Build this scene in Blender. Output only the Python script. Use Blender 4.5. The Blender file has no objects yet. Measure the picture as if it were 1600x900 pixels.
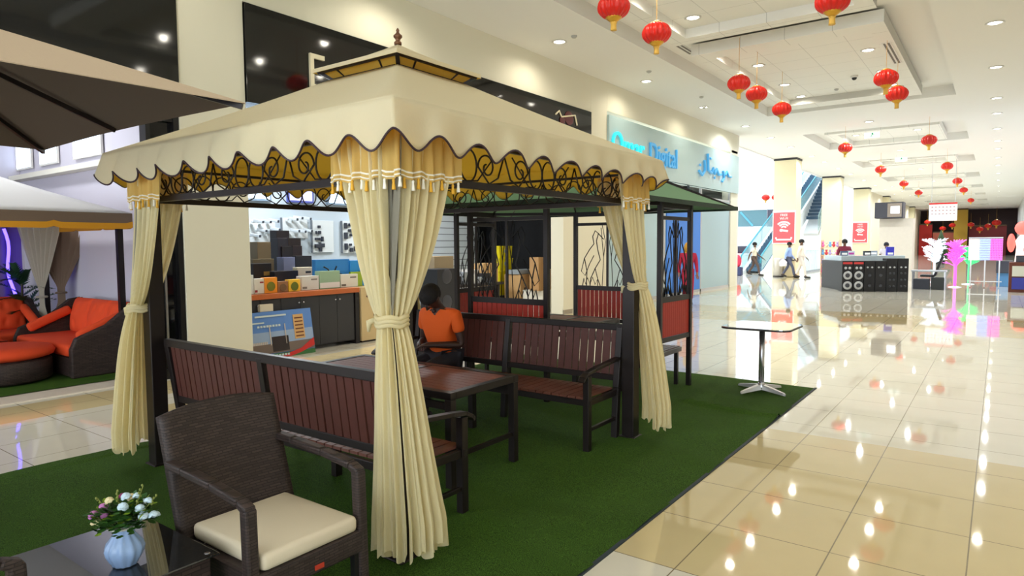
import bpy, bmesh, math, random
from mathutils import Vector, Matrix
random.seed(7)
C = bpy.context.scene.collection
S = bpy.context.scene
PI = math.pi
# ---------------- camera ----------------
F_PX, CAM_H = 1035.0, 1.65
_Y = Vector((762., 72., -F_PX)).normalized()
_X = Vector((1400., -58., F_PX)); _X = (_X - _Y*_X.dot(_Y)).normalized()
_Z = _X.cross(_Y)
RW = Matrix((_X, _Y, _Z))                    # camera coords -> world coords
cam = bpy.data.cameras.new('camera'); co = bpy.data.objects.new('camera', cam); C.objects.link(co)
cam.sensor_width = 36.0; cam.lens = F_PX/1600.0*36.0; cam.clip_end = 400; cam.clip_start = .05
co.matrix_world = Matrix.Translation((0, 0, CAM_H)) @ RW.to_4x4()
S.camera = co
# ---------------- world, exposure ----------------
w = bpy.data.worlds.new('world'); S.world = w; w.use_nodes = True
bg = w.node_tree.nodes['Background']; bg.inputs[0].default_value = (.86, .94, 1, 1); bg.inputs[1].default_value = 3.6
S.view_settings.view_transform = 'Standard'; S.view_settings.look = 'None'
S.view_settings.exposure = 0.25; S.view_settings.gamma = 1; S.view_settings.use_curve_mapping = False
DOWN_W = 55.0      # watts of one downlight
WARM = (1.0, .93, .79); COOL = (.90, .96, 1.0)

def ray(px, py): return RW @ Vector((px-800, 450-py, -F_PX))
def onx(px, py, x):
    d = ray(px, py); return d*(x/d.x) + Vector((0, 0, CAM_H))
def onz(px, py, z=0.):
    d = ray(px, py); return d*((z-CAM_H)/d.z) + Vector((0, 0, CAM_H))
def ony(px, py, y):
    d = ray(px, py); return d*(y/d.y) + Vector((0, 0, CAM_H))

# ---------------- materials ----------------
def lin(c): return tuple(((v/255)/12.92 if v/255 <= .04045 else ((v/255+.055)/1.055)**2.4) for v in c)+(1,)
MATS = {}
def mat(key, col, rough=.6, metal=0, noise=0, nscale=8, bump=0, bscale=60, spec=.5, emit=0, coat=0, trans=0, alpha=1, kind=None, ior=1.45):
    if key in MATS: return MATS[key]
    m = bpy.data.materials.new(key); m.use_nodes = True; nt = m.node_tree; N = nt.nodes; L = nt.links
    p = N['Principled BSDF']; c = lin(col)
    p.inputs['Base Color'].default_value = c; p.inputs['Roughness'].default_value = rough; p.inputs['Metallic'].default_value = metal
    p.inputs['Specular IOR Level'].default_value = spec; p.inputs['Coat Weight'].default_value = coat; p.inputs['Coat Roughness'].default_value = .05
    p.inputs['IOR'].default_value = ior
    if emit: p.inputs['Emission Color'].default_value = c; p.inputs['Emission Strength'].default_value = emit
    if trans: p.inputs['Transmission Weight'].default_value = trans
    if alpha < 1: p.inputs['Alpha'].default_value = alpha
    tc = N.new('ShaderNodeTexCoord')
    if noise:
        n = N.new('ShaderNodeTexNoise'); n.inputs['Scale'].default_value = nscale; n.inputs['Detail'].default_value = 5
        L.new(tc.outputs['Object'], n.inputs['Vector'])
        r = N.new('ShaderNodeMapRange'); r.inputs[3].default_value = 1-noise; r.inputs[4].default_value = 1+noise
        mx = N.new('ShaderNodeVectorMath'); mx.operation = 'SCALE'; mx.inputs[0].default_value = c[:3]
        L.new(n.outputs['Fac'], r.inputs[0]); L.new(r.outputs[0], mx.inputs['Scale']); L.new(mx.outputs[0], p.inputs['Base Color'])
    if bump:
        if kind == 'weave':
            a = N.new('ShaderNodeTexWave'); a.wave_type = 'BANDS'; a.bands_direction = 'Z'; a.inputs['Scale'].default_value = bscale; a.inputs['Distortion'].default_value = .6
            b = N.new('ShaderNodeTexBrick'); b.inputs['Scale'].default_value = bscale*.5; b.inputs['Mortar Size'].default_value = .03
            b.inputs['Brick Width'].default_value = .9; b.inputs['Row Height'].default_value = .22
            mp = N.new('ShaderNodeMapping'); mp.inputs['Rotation'].default_value = (PI/2, 0, 0)
            sx = N.new('ShaderNodeSeparateXYZ'); cx = N.new('ShaderNodeCombineXYZ'); ad = N.new('ShaderNodeMath')
            L.new(tc.outputs['Object'], sx.inputs[0]); L.new(sx.outputs[0], ad.inputs[0]); L.new(sx.outputs[1], ad.inputs[1])
            L.new(ad.outputs[0], cx.inputs[0]); L.new(sx.outputs[2], cx.inputs[1])
            L.new(cx.outputs[0], b.inputs['Vector'])
            b.inputs['Color1'].default_value = (1, 1, 1, 1); b.inputs['Color2'].default_value = (.35, .35, .35, 1); b.inputs['Mortar'].default_value = (0, 0, 0, 1)
            src = b.outputs['Color']
            ml = N.new('ShaderNodeVectorMath'); ml.operation = 'MULTIPLY_ADD'
            ml.inputs[1].default_value = tuple(v*.9 for v in c[:3]); ml.inputs[2].default_value = tuple(v*.35 for v in c[:3])
            L.new(src, ml.inputs[0]); L.new(ml.outputs[0], p.inputs['Base Color'])
        else:
            n2 = N.new('ShaderNodeTexNoise'); n2.inputs['Scale'].default_value = bscale; n2.inputs['Detail'].default_value = 4
            L.new(tc.outputs['Object'], n2.inputs['Vector']); src = n2.outputs['Fac']
        bm_ = N.new('ShaderNodeBump'); bm_.inputs['Strength'].default_value = bump; bm_.inputs['Distance'].default_value = .01
        L.new(src, bm_.inputs['Height']); L.new(bm_.outputs[0], p.inputs['Normal'])
    MATS[key] = m; return m

def fabric(key, col, tcol, tr=.35, transp=0, bump=.15, bscale=40):
    if key in MATS: return MATS[key]
    m = bpy.data.materials.new(key); m.use_nodes = True; nt = m.node_tree; N = nt.nodes; L = nt.links
    p = N['Principled BSDF']; p.inputs['Base Color'].default_value = lin(col); p.inputs['Roughness'].default_value = .8; p.inputs['Specular IOR Level'].default_value = .2
    o = N['Material Output']
    t = N.new('ShaderNodeBsdfTranslucent'); t.inputs[0].default_value = lin(tcol)
    mx = N.new('ShaderNodeMixShader'); mx.inputs[0].default_value = tr
    L.new(p.outputs[0], mx.inputs[1]); L.new(t.outputs[0], mx.inputs[2]); last = mx
    if transp:
        tp = N.new('ShaderNodeBsdfTransparent'); m2 = N.new('ShaderNodeMixShader'); m2.inputs[0].default_value = transp
        L.new(mx.outputs[0], m2.inputs[1]); L.new(tp.outputs[0], m2.inputs[2]); last = m2
    L.new(last.outputs[0], o.inputs[0])
    tc = N.new('ShaderNodeTexCoord'); n = N.new('ShaderNodeTexNoise'); n.inputs['Scale'].default_value = bscale
    b = N.new('ShaderNodeBump'); b.inputs['Strength'].default_value = bump; b.inputs['Distance'].default_value = .01
    L.new(tc.outputs['Object'], n.inputs['Vector']); L.new(n.outputs[0], b.inputs['Height']); L.new(b.outputs[0], p.inputs['Normal']); L.new(b.outputs[0], t.inputs['Normal'])
    MATS[key] = m; return m

def math_node(N, L, op, a, b=None):
    n = N.new('ShaderNodeMath'); n.operation = op
    for i, v in enumerate((a, b)):
        if v is None: continue
        if isinstance(v, (int, float)): n.inputs[i].default_value = v
        else: L.new(v, n.inputs[i])
    return n.outputs[0]
def floor_mat():
    m = bpy.data.materials.new('polished_tiles'); m.use_nodes = True; nt = m.node_tree; N = nt.nodes; L = nt.links
    p = N['Principled BSDF']; tc = N.new('ShaderNodeTexCoord'); s = N.new('ShaderNodeSeparateXYZ'); L.new(tc.outputs['Object'], s.inputs[0])
    M = lambda op, a, b=None: math_node(N, L, op, a, b)
    def line(coord, off, per):
        f = M('FRACT', M('DIVIDE', M('SUBTRACT', coord, off), per)); d = M('MULTIPLY', M('MINIMUM', f, M('SUBTRACT', 1., f)), per)
        return M('LESS_THAN', d, .0035)
    g = M('MAXIMUM', line(s.outputs[0], -.08-60, .6), line(s.outputs[1], 3.12-65, .65))
    def inside(c, lo, hi): return M('MULTIPLY', M('GREATER_THAN', c, lo), M('LESS_THAN', c, hi))
    b1 = M('MULTIPLY', inside(s.outputs[1], 3.12, 6.05), M('GREATER_THAN', s.outputs[0], -7.0))
    b2 = M('MULTIPLY', inside(s.outputs[0], -8.25, -7.5), M('LESS_THAN', s.outputs[1], 60.))
    b3 = inside(s.outputs[1], 14.2, 17.4)
    band = M('MINIMUM', M('ADD', M('ADD', b1, b2), b3), 1.)
    n = N.new('ShaderNodeTexNoise'); n.inputs['Scale'].default_value = 3.; L.new(tc.outputs['Object'], n.inputs['Vector'])
    m1 = N.new('ShaderNodeMix'); m1.data_type = 'RGBA'; m1.inputs[6].default_value = lin((224, 218, 202)); m1.inputs[7].default_value = lin((212, 194, 150)); L.new(band, m1.inputs[0])
    r = M('ADD', M('MULTIPLY', n.outputs[0], .1), .95)
    v = N.new('ShaderNodeVectorMath'); v.operation = 'SCALE'; L.new(m1.outputs[2], v.inputs[0]); L.new(r, v.inputs['Scale'])
    m2 = N.new('ShaderNodeMix'); m2.data_type = 'RGBA'; L.new(g, m2.inputs[0]); L.new(v.outputs[0], m2.inputs[6]); m2.inputs[7].default_value = lin((140, 128, 105))
    L.new(m2.outputs[2], p.inputs['Base Color'])
    p.inputs['Roughness'].default_value = .035; p.inputs['IOR'].default_value = 1.62; p.inputs['Specular IOR Level'].default_value = .6
    return m
def turf_mat():
    m = bpy.data.materials.new('green_turf'); m.use_nodes = True; nt = m.node_tree; N = nt.nodes; L = nt.links
    p = N['Principled BSDF']; tc = N.new('ShaderNodeTexCoord')
    n = N.new('ShaderNodeTexNoise'); n.inputs['Scale'].default_value = 260; n.inputs['Detail'].default_value = 3; L.new(tc.outputs['Object'], n.inputs['Vector'])
    n3 = N.new('ShaderNodeTexNoise'); n3.inputs['Scale'].default_value = 2.2; L.new(tc.outputs['Object'], n3.inputs['Vector'])
    cr = N.new('ShaderNodeValToRGB'); cr.color_ramp.elements[0].position = .36; cr.color_ramp.elements[0].color = lin((20, 44, 11)); cr.color_ramp.elements[1].position = .66; cr.color_ramp.elements[1].color = lin((84, 122, 38))
    L.new(n.outputs[0], cr.inputs[0])
    v = N.new('ShaderNodeVectorMath'); v.operation = 'SCALE'; r = N.new('ShaderNodeMapRange'); r.inputs[3].default_value = .8; r.inputs[4].default_value = 1.2
    L.new(n3.outputs[0], r.inputs[0]); L.new(cr.outputs[0], v.inputs[0]); L.new(r.outputs[0], v.inputs['Scale']); L.new(v.outputs[0], p.inputs['Base Color'])
    p.inputs['Roughness'].default_value = .9; p.inputs['Specular IOR Level'].default_value = .15
    b = N.new('ShaderNodeBump'); b.inputs['Strength'].default_value = .9; b.inputs['Distance'].default_value = .012; L.new(n.outputs[0], b.inputs['Height']); L.new(b.outputs[0], p.inputs['Normal'])
    return m
def grid_mat(key, col, linecol, per, w, axes=(0, 1), rough=.7):
    if key in MATS: return MATS[key]
    m = bpy.data.materials.new(key); m.use_nodes = True; nt = m.node_tree; N = nt.nodes; L = nt.links
    p = N['Principled BSDF']; tc = N.new('ShaderNodeTexCoord'); s = N.new('ShaderNodeSeparateXYZ'); L.new(tc.outputs['Object'], s.inputs[0])
    M = lambda op, a, b=None: math_node(N, L, op, a, b); g = None
    for a in axes:
        f = M('FRACT', M('DIVIDE', M('ADD', s.outputs[a], 100.), per)); l = M('LESS_THAN', f, w/per); g = l if g is None else M('MAXIMUM', g, l)
    mx = N.new('ShaderNodeMix'); mx.data_type = 'RGBA'; mx.inputs[6].default_value = lin(col); mx.inputs[7].default_value = lin(linecol); L.new(g, mx.inputs[0])
    L.new(mx.outputs[2], p.inputs['Base Color']); p.inputs['Roughness'].default_value = rough
    MATS[key] = m; return m

# ---------------- mesh helpers ----------------
class MB:
    def __init__(s): s.v = []; s.f = []; s.mi = []; s.cur = 0
    def add(s, vs, fs):
        o = len(s.v); s.v += [tuple(v) for v in vs]; s.f += [tuple(i+o for i in f) for f in fs]; s.mi += [s.cur]*len(fs); return s
    def box(s, x0, x1, y0, y1, z0, z1, M=None):
        vs = [Vector((x, y, z)) for x in (x0, x1) for y in (y0, y1) for z in (z0, z1)]
        if M: vs = [M @ v for v in vs]
        return s.add(vs, [(0, 1, 3, 2), (4, 6, 7, 5), (0, 4, 5, 1), (2, 3, 7, 6), (0, 2, 6, 4), (1, 5, 7, 3)])
    def bar(s, a, b, w, h=None, up=(0, 0, 1)):
        a = Vector(a); b = Vector(b); h = h or w; d = (b-a).normalized(); u = Vector(up)
        if abs(d.dot(u)) > .95: u = Vector((0, 1, 0))
        sd = d.cross(u).normalized(); u = sd.cross(d)
        vs = [p + sd*(i*w/2) + u*(j*h/2) for p in (a, b) for i, j in ((-1, -1), (1, -1), (1, 1), (-1, 1))]
        return s.add(vs, [(0, 3, 2, 1), (4, 5, 6, 7), (0, 1, 5, 4), (1, 2, 6, 5), (2, 3, 7, 6), (3, 0, 4, 7)])
    def tube(s, pts, r, n=6, closed=False):
        pts = [Vector(p) for p in pts]; k = len(pts); vs = []; rr = r if hasattr(r, '__len__') else [r]*k
        pu = None
        for i, p in enumerate(pts):
            a = pts[i-1] if (i or closed) else p; b = pts[(i+1) % k] if (i < k-1 or closed) else p
            d = (b-a).normalized() if (b-a).length > 1e-9 else Vector((0, 0, 1))
            u = pu if pu else (Vector((0, 0, 1)) if abs(d.z) < .9 else Vector((1, 0, 0)))
            sd = d.cross(u)
            if sd.length < 1e-6: sd = d.cross(Vector((0, 1, .3)))
            sd.normalize(); u = sd.cross(d).normalized(); pu = u
            vs += [p + (sd*math.cos(t*2*PI/n) + u*math.sin(t*2*PI/n))*rr[i] for t in range(n)]
        fs = []
        for i in range(k if closed else k-1):
            j = (i+1) % k
            for t in range(n): fs.append((i*n+t, i*n+(t+1) % n, j*n+(t+1) % n, j*n+t))
        if not closed: fs += [tuple(range(n))[::-1], tuple(range((k-1)*n, k*n))]
        return s.add(vs, fs)
    def lathe(s, prof, n=24, c=(0, 0, 0), lobes=0, la=0.):
        k = len(prof); vs = []
        for r, z in prof:
            for t in range(n):
                a = t*2*PI/n; q = r*(1+la*math.cos(lobes*a)) if lobes else r
                vs.append((c[0]+q*math.cos(a), c[1]+q*math.sin(a), c[2]+z))
        fs = [(i*n+t, i*n+(t+1) % n, (i+1)*n+(t+1) % n, (i+1)*n+t) for i in range(k-1) for t in range(n)]
        fs += [tuple(range(n))[::-1], tuple(range((k-1)*n, k*n))]
        return s.add(vs, fs)
    def ball(s, c, rx, ry=None, rz=None, n=12, k=8, M=None):
        ry = ry or rx; rz = rz or rx; c = Vector(c)
        vs = []; 
        for i in range(1, k):
            for t in range(n):
                a = PI*i/k; b = 2*PI*t/n; q = Vector((rx*math.sin(a)*math.cos(b), ry*math.sin(a)*math.sin(b), rz*math.cos(a)))
                vs.append(c + (M @ q if M else q))
        up = Vector((0, 0, rz)); vs += [c+(M @ up if M else up), c-(M @ up if M else up)]
        fs = [((i)*n+t, (i+1)*n+t, (i+1)*n+(t+1) % n, i*n+(t+1) % n) for i in range(k-2) for t in range(n)]
        T = (k-1)*n
        fs += [(T, t, (t+1) % n) for t in range(n)] + [(T+1, (k-2)*n+(t+1) % n, (k-2)*n+t) for t in range(n)]
        return s.add(vs, fs)
    def grid(s, fn, nu, nv):
        vs = [fn(i/nu, j/nv) for j in range(nv+1) for i in range(nu+1)]
        return s.add(vs, [(j*(nu+1)+i, j*(nu+1)+i+1, (j+1)*(nu+1)+i+1, (j+1)*(nu+1)+i) for j in range(nv) for i in range(nu)])
    def build(s, name, m, parent=None, smooth=False, bevel=0, solid=0, sub=0, sol_off=0):
        me = bpy.data.meshes.new(name); me.from_pydata([tuple(v) for v in s.v], [], s.f); me.update()
        ms = m if isinstance(m, (list, tuple)) else [m]
        for q in ms: me.materials.append(q)
        if len(ms) > 1 and any(s.mi): me.polygons.foreach_set('material_index', s.mi)
        if smooth: me.polygons.foreach_set('use_smooth', [True]*len(me.polygons))
        o = bpy.data.objects.new(name, me); C.objects.link(o)
        if parent:
            o.parent = parent
            # geometry is given in world coordinates when the parent sits off the origin
            root = parent; off = Vector((0, 0, 0))
            if parent.get('_w'): 
                for v in me.vertices: v.co = v.co - Vector(parent['_w'])
                o['_w'] = (0., 0., 0.)
                o['_w'] = parent['_w']
        if bevel:
            b = o.modifiers.new('b', 'BEVEL'); b.width = bevel; b.segments = 2; b.limit_method = 'ANGLE'
        if solid:
            q = o.modifiers.new('s', 'SOLIDIFY'); q.thickness = solid; q.offset = sol_off
            if len(ms) > 1: q.material_offset = 1; q.material_offset_rim = 0
        if sub:
            q = o.modifiers.new('u', 'SUBSURF'); q.levels = sub; q.render_levels = sub
        return o
def tag(o, label, cat, group=None):
    o['label'] = label; o['category'] = cat
    if group: o['group'] = group
    return o
def thing(name, label, cat, loc=(0, 0, 0), rz=0, group=None, world=False):
    o = bpy.data.objects.new(name, None); C.objects.link(o); o.location = loc; o.rotation_euler = (0, 0, rz); o.empty_display_size = .1
    if world: o['_w'] = tuple(float(v) for v in loc)
    return tag(o, label, cat, group)
def kids(o): return KID.get(o.name, [])
def struct(o): o['kind'] = 'structure'; return o
def dup(o, loc=None, rz=None, label=None, group=None, parent=None, scale=None):
    c = o.copy(); C.objects.link(c)
    if parent: c.parent = parent
    if loc is not None: c.location = loc
    if rz is not None: c.rotation_euler = (0, 0, rz)
    if scale: c.scale = (scale,)*3
    if label: c['label'] = label
    if group: c['group'] = group
    for k in [q for q in list(C.objects) if q.parent == o]: dup(k, parent=c)
    return c
def text(name, body, size, m, M, parent=None, ext=.004, align='CENTER', sx=1.0):
    cu = bpy.data.curves.new(name, 'FONT'); cu.body = body; cu.size = size; cu.extrude = ext; cu.align_x = align; cu.align_y = 'CENTER'
    t = bpy.data.objects.new(name+'_tmp', cu); C.objects.link(t)
    dg = bpy.context.evaluated_depsgraph_get(); me = bpy.data.meshes.new_from_object(t.evaluated_get(dg)); bpy.data.objects.remove(t)
    me.transform(M @ Matrix.Diagonal((sx, 1, 1, 1)))
    if parent and parent.get('_w'): me.transform(Matrix.Translation(-Vector(parent['_w'])))
    me.materials.clear(); me.materials.append(m); o = bpy.data.objects.new(name, me); C.objects.link(o)
    if parent: o.parent = parent
    return o
# text facing +X (read by someone looking towards -X, their right hand is +Y)
def faceX(x, y, z): return Matrix.Translation((x, y, z)) @ Matrix(((0, 0, 1, 0), (1, 0, 0, 0), (0, 1, 0, 0), (0, 0, 0, 1)))
def faceYm(x, y, z): return Matrix.Translation((x, y, z)) @ Matrix(((1, 0, 0, 0), (0, 0, -1, 0), (0, 1, 0, 0), (0, 0, 0, 1)))

WHITE = mat('white_paint', (226, 222, 210), .75, noise=.02, nscale=2)
CREAMW = mat('cream_paint', (224, 219, 198), .7)
CEIL = mat('ceiling_paint', (236, 234, 228), .8)
BLACKGL = mat('black_glass', (10, 10, 12), .06, spec=.7)
DARK = mat('dark_bronze_metal', (36, 29, 28), .38, metal=.3, spec=.5)
SLAT = mat('red_brown_slats', (80, 40, 33), .5, noise=.18, nscale=20, bump=.1, bscale=40)
TOPW = mat('table_slats', (118, 62, 42), .5, noise=.15, nscale=18, bump=.1)
WICK = mat('brown_wicker', (60, 48, 45), .55, bump=.9, bscale=36, kind='weave')
WICKD = mat('dark_wicker', (62, 48, 44), .6, bump=.9, bscale=24, kind='weave')
CREAM = fabric('cream_canvas', (242, 235, 202), (244, 222, 150), .4)
YCLOTH = fabric('yellow_cloth', (222, 196, 96), (240, 212, 100), .6)  # yellow translucent cloth colour for the canopy's inner faces and the vent mesh
PIPE = mat('dark_piping', (60, 40, 48), .6)
SHEER = fabric('cream_sheer', (244, 234, 194), (248, 234, 184), .45, transp=.06, bump=.35, bscale=25)
NETG = fabric('grey_netting', (165, 160, 146), (185, 182, 165), .4, transp=.22)
CHROME = mat('brushed_steel', (190, 190, 195), .25, metal=.9)
GLASS = mat('clear_glass', (235, 245, 242), .02, trans=1.0, ior=1.45)
# ================= structure =================
fl = MB().box(-26, 9, -9, 112, -.1, 0).build('floor', floor_mat()); struct(fl)
CH = 5.83; CM = CEIL
trays = [(-7., 22.85), (27.6, 32.8), (38.2, 41.7), (48.6, 52.), (59, 62), (69, 72), (79, 82), (89, 92)]
XL, XR = -6.3, -1.13
m = MB()
m.box(-8.4, XL, -9, 26.2, CH, 6.6); m.box(-9.3, XL, 26.2, 62, CH, 6.6); m.box(-8.8, XL, 62, 106, CH, 6.6); m.box(XR, 9, -9, 106, CH, 6.6)
prev = -9
for a, b in trays:
    m.box(XL, XR, prev, a, CH, 6.6); m.box(XL, XR, a, b, 6.13, 6.6); prev = b
m.box(XL, XR, prev, 106, CH, 6.6)
struct(m.build('ceiling', CM))
PANEL = grid_mat('ceiling_panel_grid', (236, 234, 226), (200, 198, 190), .9, .012)
shade = mat('grey_slot', (120, 116, 110), .8)
def panel(i, x0, x1, y0, y1, ix0, ix1, iy0, iy1):
    m = MB(); z0, z1 = CH-.01, 6.06
    m.box(x0, ix0, y0, y1, z0, z1); m.box(ix1, x1, y0, y1, z0, z1); m.box(ix0, ix1, y0, iy0, z0, z1); m.box(ix0, ix1, iy1, y1, z0, z1)
    m.box(ix0, ix1, iy0, iy1, 6.0, 6.06)
    struct(m.build('trim_%d' % i, PANEL))
panel(1, -5.67, -1.9, 5.2, 13.6, -5.28, -2.2, 5.9, 13.2)
panel(2, -5.67, -1.9, 14.5, 22.2, -5.28, -2.2, 15.0, 21.5)
k = 3
for a, b in trays[1:]:
    panel(k, -5.6, -1.85, a+.5, b-.5, -5.2, -2.3, a+.9, b-.9); k += 1
# cove shadow line running along the tray edge
# left wall above and between the shops
WX = -8.3
m = MB()
m.box(WX-.35, WX, 4.31, 5.22, 0, 3.6)                                # pillar between the shops
m.box(WX-.35, WX, 4.31, 5.22, 3.6, CH)
m.box(WX-.35, WX, 5.22, 14.64, 4.94, CH); m.box(WX-.35, WX, -9, 4.31, 4.94, CH)
m.box(WX-.35, WX, 14.64, 15.5, 3.3, CH); m.box(WX-.35, WX, 15.5, 26.1, 5.1, CH)
m.box(WX-.35, WX, 13.35, 13.75, 0, 3.6); m.box(WX-.35, WX-.03, 13.75, 13.85, 0, 3.6); m.box(WX-.35, WX, 14.0, 15.55, 0, 3.6)
m.box(WX-.35, WX-.1, 13.85, 14.0, 0, 3.6)
m.box(WX-.35, WX, 25.4, 26.1, 0, 5.2)
struct(m.build('wall_left', CREAMW, bevel=.006))
sk = MB().box(WX-.02, WX+.012, 13.35, 13.75, 0, .1).box(WX-.02, WX+.012, 14.0, 15.55, 0, .1).box(WX-.02, WX+.012, 4.31, 5.22, 0, .1); struct(sk.build('baseboard_left', mat('grey_skirting', (150, 140, 122), .4)))
g1 = MB().box(-15, WX, 26.1, 26.3, 0, CH).build('wall_end', WHITE); struct(g1)
# electronics shop shell
SW = mat('shop_wall_blue_grey', (178, 192, 204), .7)
m = MB().box(-11.5, -11.3, 4.5, 12.0, 0, 3.7); m.box(-12.6, -8.65, 4.45, 4.55, 0, 3.7); struct(m.build('wall_shop_back', SW))
sl = grid_mat('slatwall_panel', (186, 196, 205), (95, 100, 110), .16, .018, axes=(2,))
struct(MB().box(-11.42, -11.22, 10.3, 13.7, .0, 2.75).build('wall_slat', sl))
m = MB().box(-12.5, -12.3, 12., 22, 0, 3.7); m.box(-12.5, WX-.35, 21.9, 22.1, 0, 3.7); struct(m.build('wall_dark', mat('black_wall', (24, 24, 28), .6)))
struct(MB().box(-12.5, WX-.35, 15.45, 15.55, 0, 5.1).build('wall_partition', mat('black_wall', (24, 24, 28), .6)))
struct(MB().box(-12.6, WX-.36, 4.4, 26.1, 3.62, 3.75).build('ceiling_shop', WHITE))
# furniture bay shell (left)
struct(MB().box(-14.2, -14, -9, 4.5, 0, 4.95).build('wall_bay_back', mat('bay_wall', (205, 200, 212), .7)))
struct(MB().box(-14.2, WX-.36, 4.38, 4.5, 0, 4.95).build('wall_bay_side', mat('bay_wall_side', (206, 202, 216), .7)))
struct(MB().box(-14.2, WX-.36, -9, 4.5, 4.6, 4.75).build('ceiling_bay', WHITE))
struct(MB().box(WX-.5, WX-.1, -9, 4.31, 0, .012).build('trim_threshold', mat('pale_stone', (224, 214, 200), .25)))
# black fascias
for nm, y0, y1, lab in (('fascia_panel', -9, 4.305, 'glossy black fascia panel above the furniture bay at the left'), ('fascia_panel', 5.23, 14.63, 'glossy black fascia panel with a white letter above the electronics shop')):
    o = tag(MB().box(WX-.34, WX+.03, y0, y1, 3.3 if y0 < 0 else 3.61, 4.93).build(nm, BLACKGL, bevel=.004), lab, 'sign')
    if y0 > 0: fasc = o
LET = mat('cream_letter', (232, 222, 190), .5)
t = text('letter', 'E', .74, LET, faceX(WX+.05, 6.36, 4.2), fasc, .02, sx=.9)
t = text('letter', 'l', .74, LET, faceX(WX+.05, 7.05, 4.13), fasc, .02)
lg = MB().ball((WX+.04, 13.55, 4.62), .01, .2, .16).ball((WX+.045, 13.25, 4.52), .01, .12, .1); lg.build('emblem', mat('maroon_emblem', (90, 30, 34), .5), fasc)
MB().tube([(WX+.05, 12.95, 4.62), (WX+.05, 13.1, 4.72), (WX+.05, 13.2, 4.6), (WX+.05, 13.8, 4.72), (WX+.05, 13.9, 4.5)], .02).build('emblem_trim', LET, fasc)
# glass sign fascia of the next shop
SG = mat('pale_glass_fascia', (178, 202, 204), .12, spec=.6)
sg = tag(MB().box(WX-.05, WX+.06, 15.5, 26.12, 3.58, 5.0).build('shop_sign', SG), 'pale green glass fascia sign with lit blue lettering', 'sign')
LB = mat('lit_cyan_letter', (40, 190, 205), .4, emit=1.0); LB2 = mat('blue_letter', (70, 150, 200), .4, emit=.5)
text('lettering', 'Omar', .85, LB, faceX(WX+.1, 16.55, 4.28), sg, .025, sx=.95); text('lettering', 'Digital', .85, LB2, faceX(WX+.1, 18.9, 4.25), sg, .025, sx=.95)
ar = MB(); X_ = WX+.1
def P(y, z): return (X_, y, z)
ar.tube([P(22.3, 4.5), P(22.35, 4.15), P(22.1, 3.98), P(21.8, 4.1)], .045); ar.tube([P(22.6, 4.75), P(22.65, 4.2), P(23.0, 4.12), P(23.15, 4.3), P(23.3, 4.12), P(23.5, 4.3), P(23.7, 4.12), P(24.0, 4.15)], .045)
ar.tube([P(24.2, 4.3), P(24.3, 4.05), P(24.1, 3.9)], .04); ar.tube([P(24.4, 4.15), P(24.6, 4.3), P(24.8, 4.15), P(25.1, 4.15)], .04); ar.ball(P(22.9, 4.62), .03, .09, .05); ar.ball(P(23.3, 3.98), .03, .06, .05); ar.ball(P(21.9, 4.3), .03, .06, .05)
ar.build('arabic_lettering', LB2, sg)
# glass shopfront
fr = mat('pale_aluminium', (190, 190, 190), .35, metal=.4)
tw = thing('shopfront_glazing', 'pale frosted glass shopfront with aluminium frame under the glass fascia', 'shopfront', (WX, 20.5, 0), world=True)
FG = fabric('frosted_film', (200, 220, 226), (215, 232, 238), .3, bump=0)
for a, b in ((15.6, 19.2), (19.3, 22.3), (22.4, 25.35)):
    MB().box(WX-.06, WX-.045, a, b, .08, 3.2).build('glass_pane', FG, tw)
m = MB(); 
for y in (15.57, 19.25, 22.35, 25.38): m.box(WX-.09, WX-.02, y-.05, y+.05, 0, 3.56)
m.box(WX-.09, WX-.02, 15.5, 25.4, 3.2, 3.28); m.box(WX-.09, WX-.02, 15.5, 25.4, 0, .09); m.build('frame', fr, tw)
BLU = mat('blue_panel', (62, 128, 220), .5)
tag(MB().box(WX-.04, WX-.005, 19.4, 22.25, .1, 2.75).build('blue_poster', BLU), 'plain bright blue poster panel on the glass shopfront behind the green pavilion', 'poster')
struct(MB().box(-12.4, -12.2, 15.55, 26.1, 0, 3.6).build('wall_shop_inner', WHITE))
# columns
COLM = mat('cream_column', (232, 222, 186), .45)
n = 1
for y in (34.5, 45.6, 56.7, 68, 79, 90):
    m = MB().box(-9.15, -8.1, y, y+1.05, 0, CH-.1); m.box(-9.2, -8.65, y-.03, y+.0, 0, .01)
    o = struct(m.build('trim_column_%d' % n, COLM, bevel=.03)); struct(MB().box(-9.17, -8.08, y-.02, y+1.07, CH-.1, CH).build('trim_column_cap_%d' % n, mat('dark_cap', (50, 50, 55), .5))); n += 1
# atrium
AW = mat('atrium_white', (240, 242, 244), .7)
struct(MB().box(-24.2, -24, 26.3, 66, 0, 14).build('wall_atrium_left', AW))
m = MB().box(-24, -8.8, 62, 62.2, 0, 14); struct(m.build('wall_atrium_far', AW))
struct(MB().box(-24, -8.31, 26.1, 26.35, CH, 14).build('wall_atrium_near', AW))
struct(MB().box(-9.3, -9.15, 26.3, 62, CH-.05, 14).build('wall_atrium_right', AW))
struct(MB().box(-8.8, -8.6, 62, 106, 0, CH).build('wall_left_far', mat('beige_wall', (225, 214, 190), .7)))
# upper floor edge inside the atrium
struct(MB().box(-24, -12.6, 44, 50, 3.0, 3.6).build('trim_gallery_slab', AW))
struct(MB().box(-24, -12.6, 50, 50.2, 3.6, 5.6).build('wall_gallery', mat('gallery_wall', (205, 218, 226), .6)))
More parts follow.
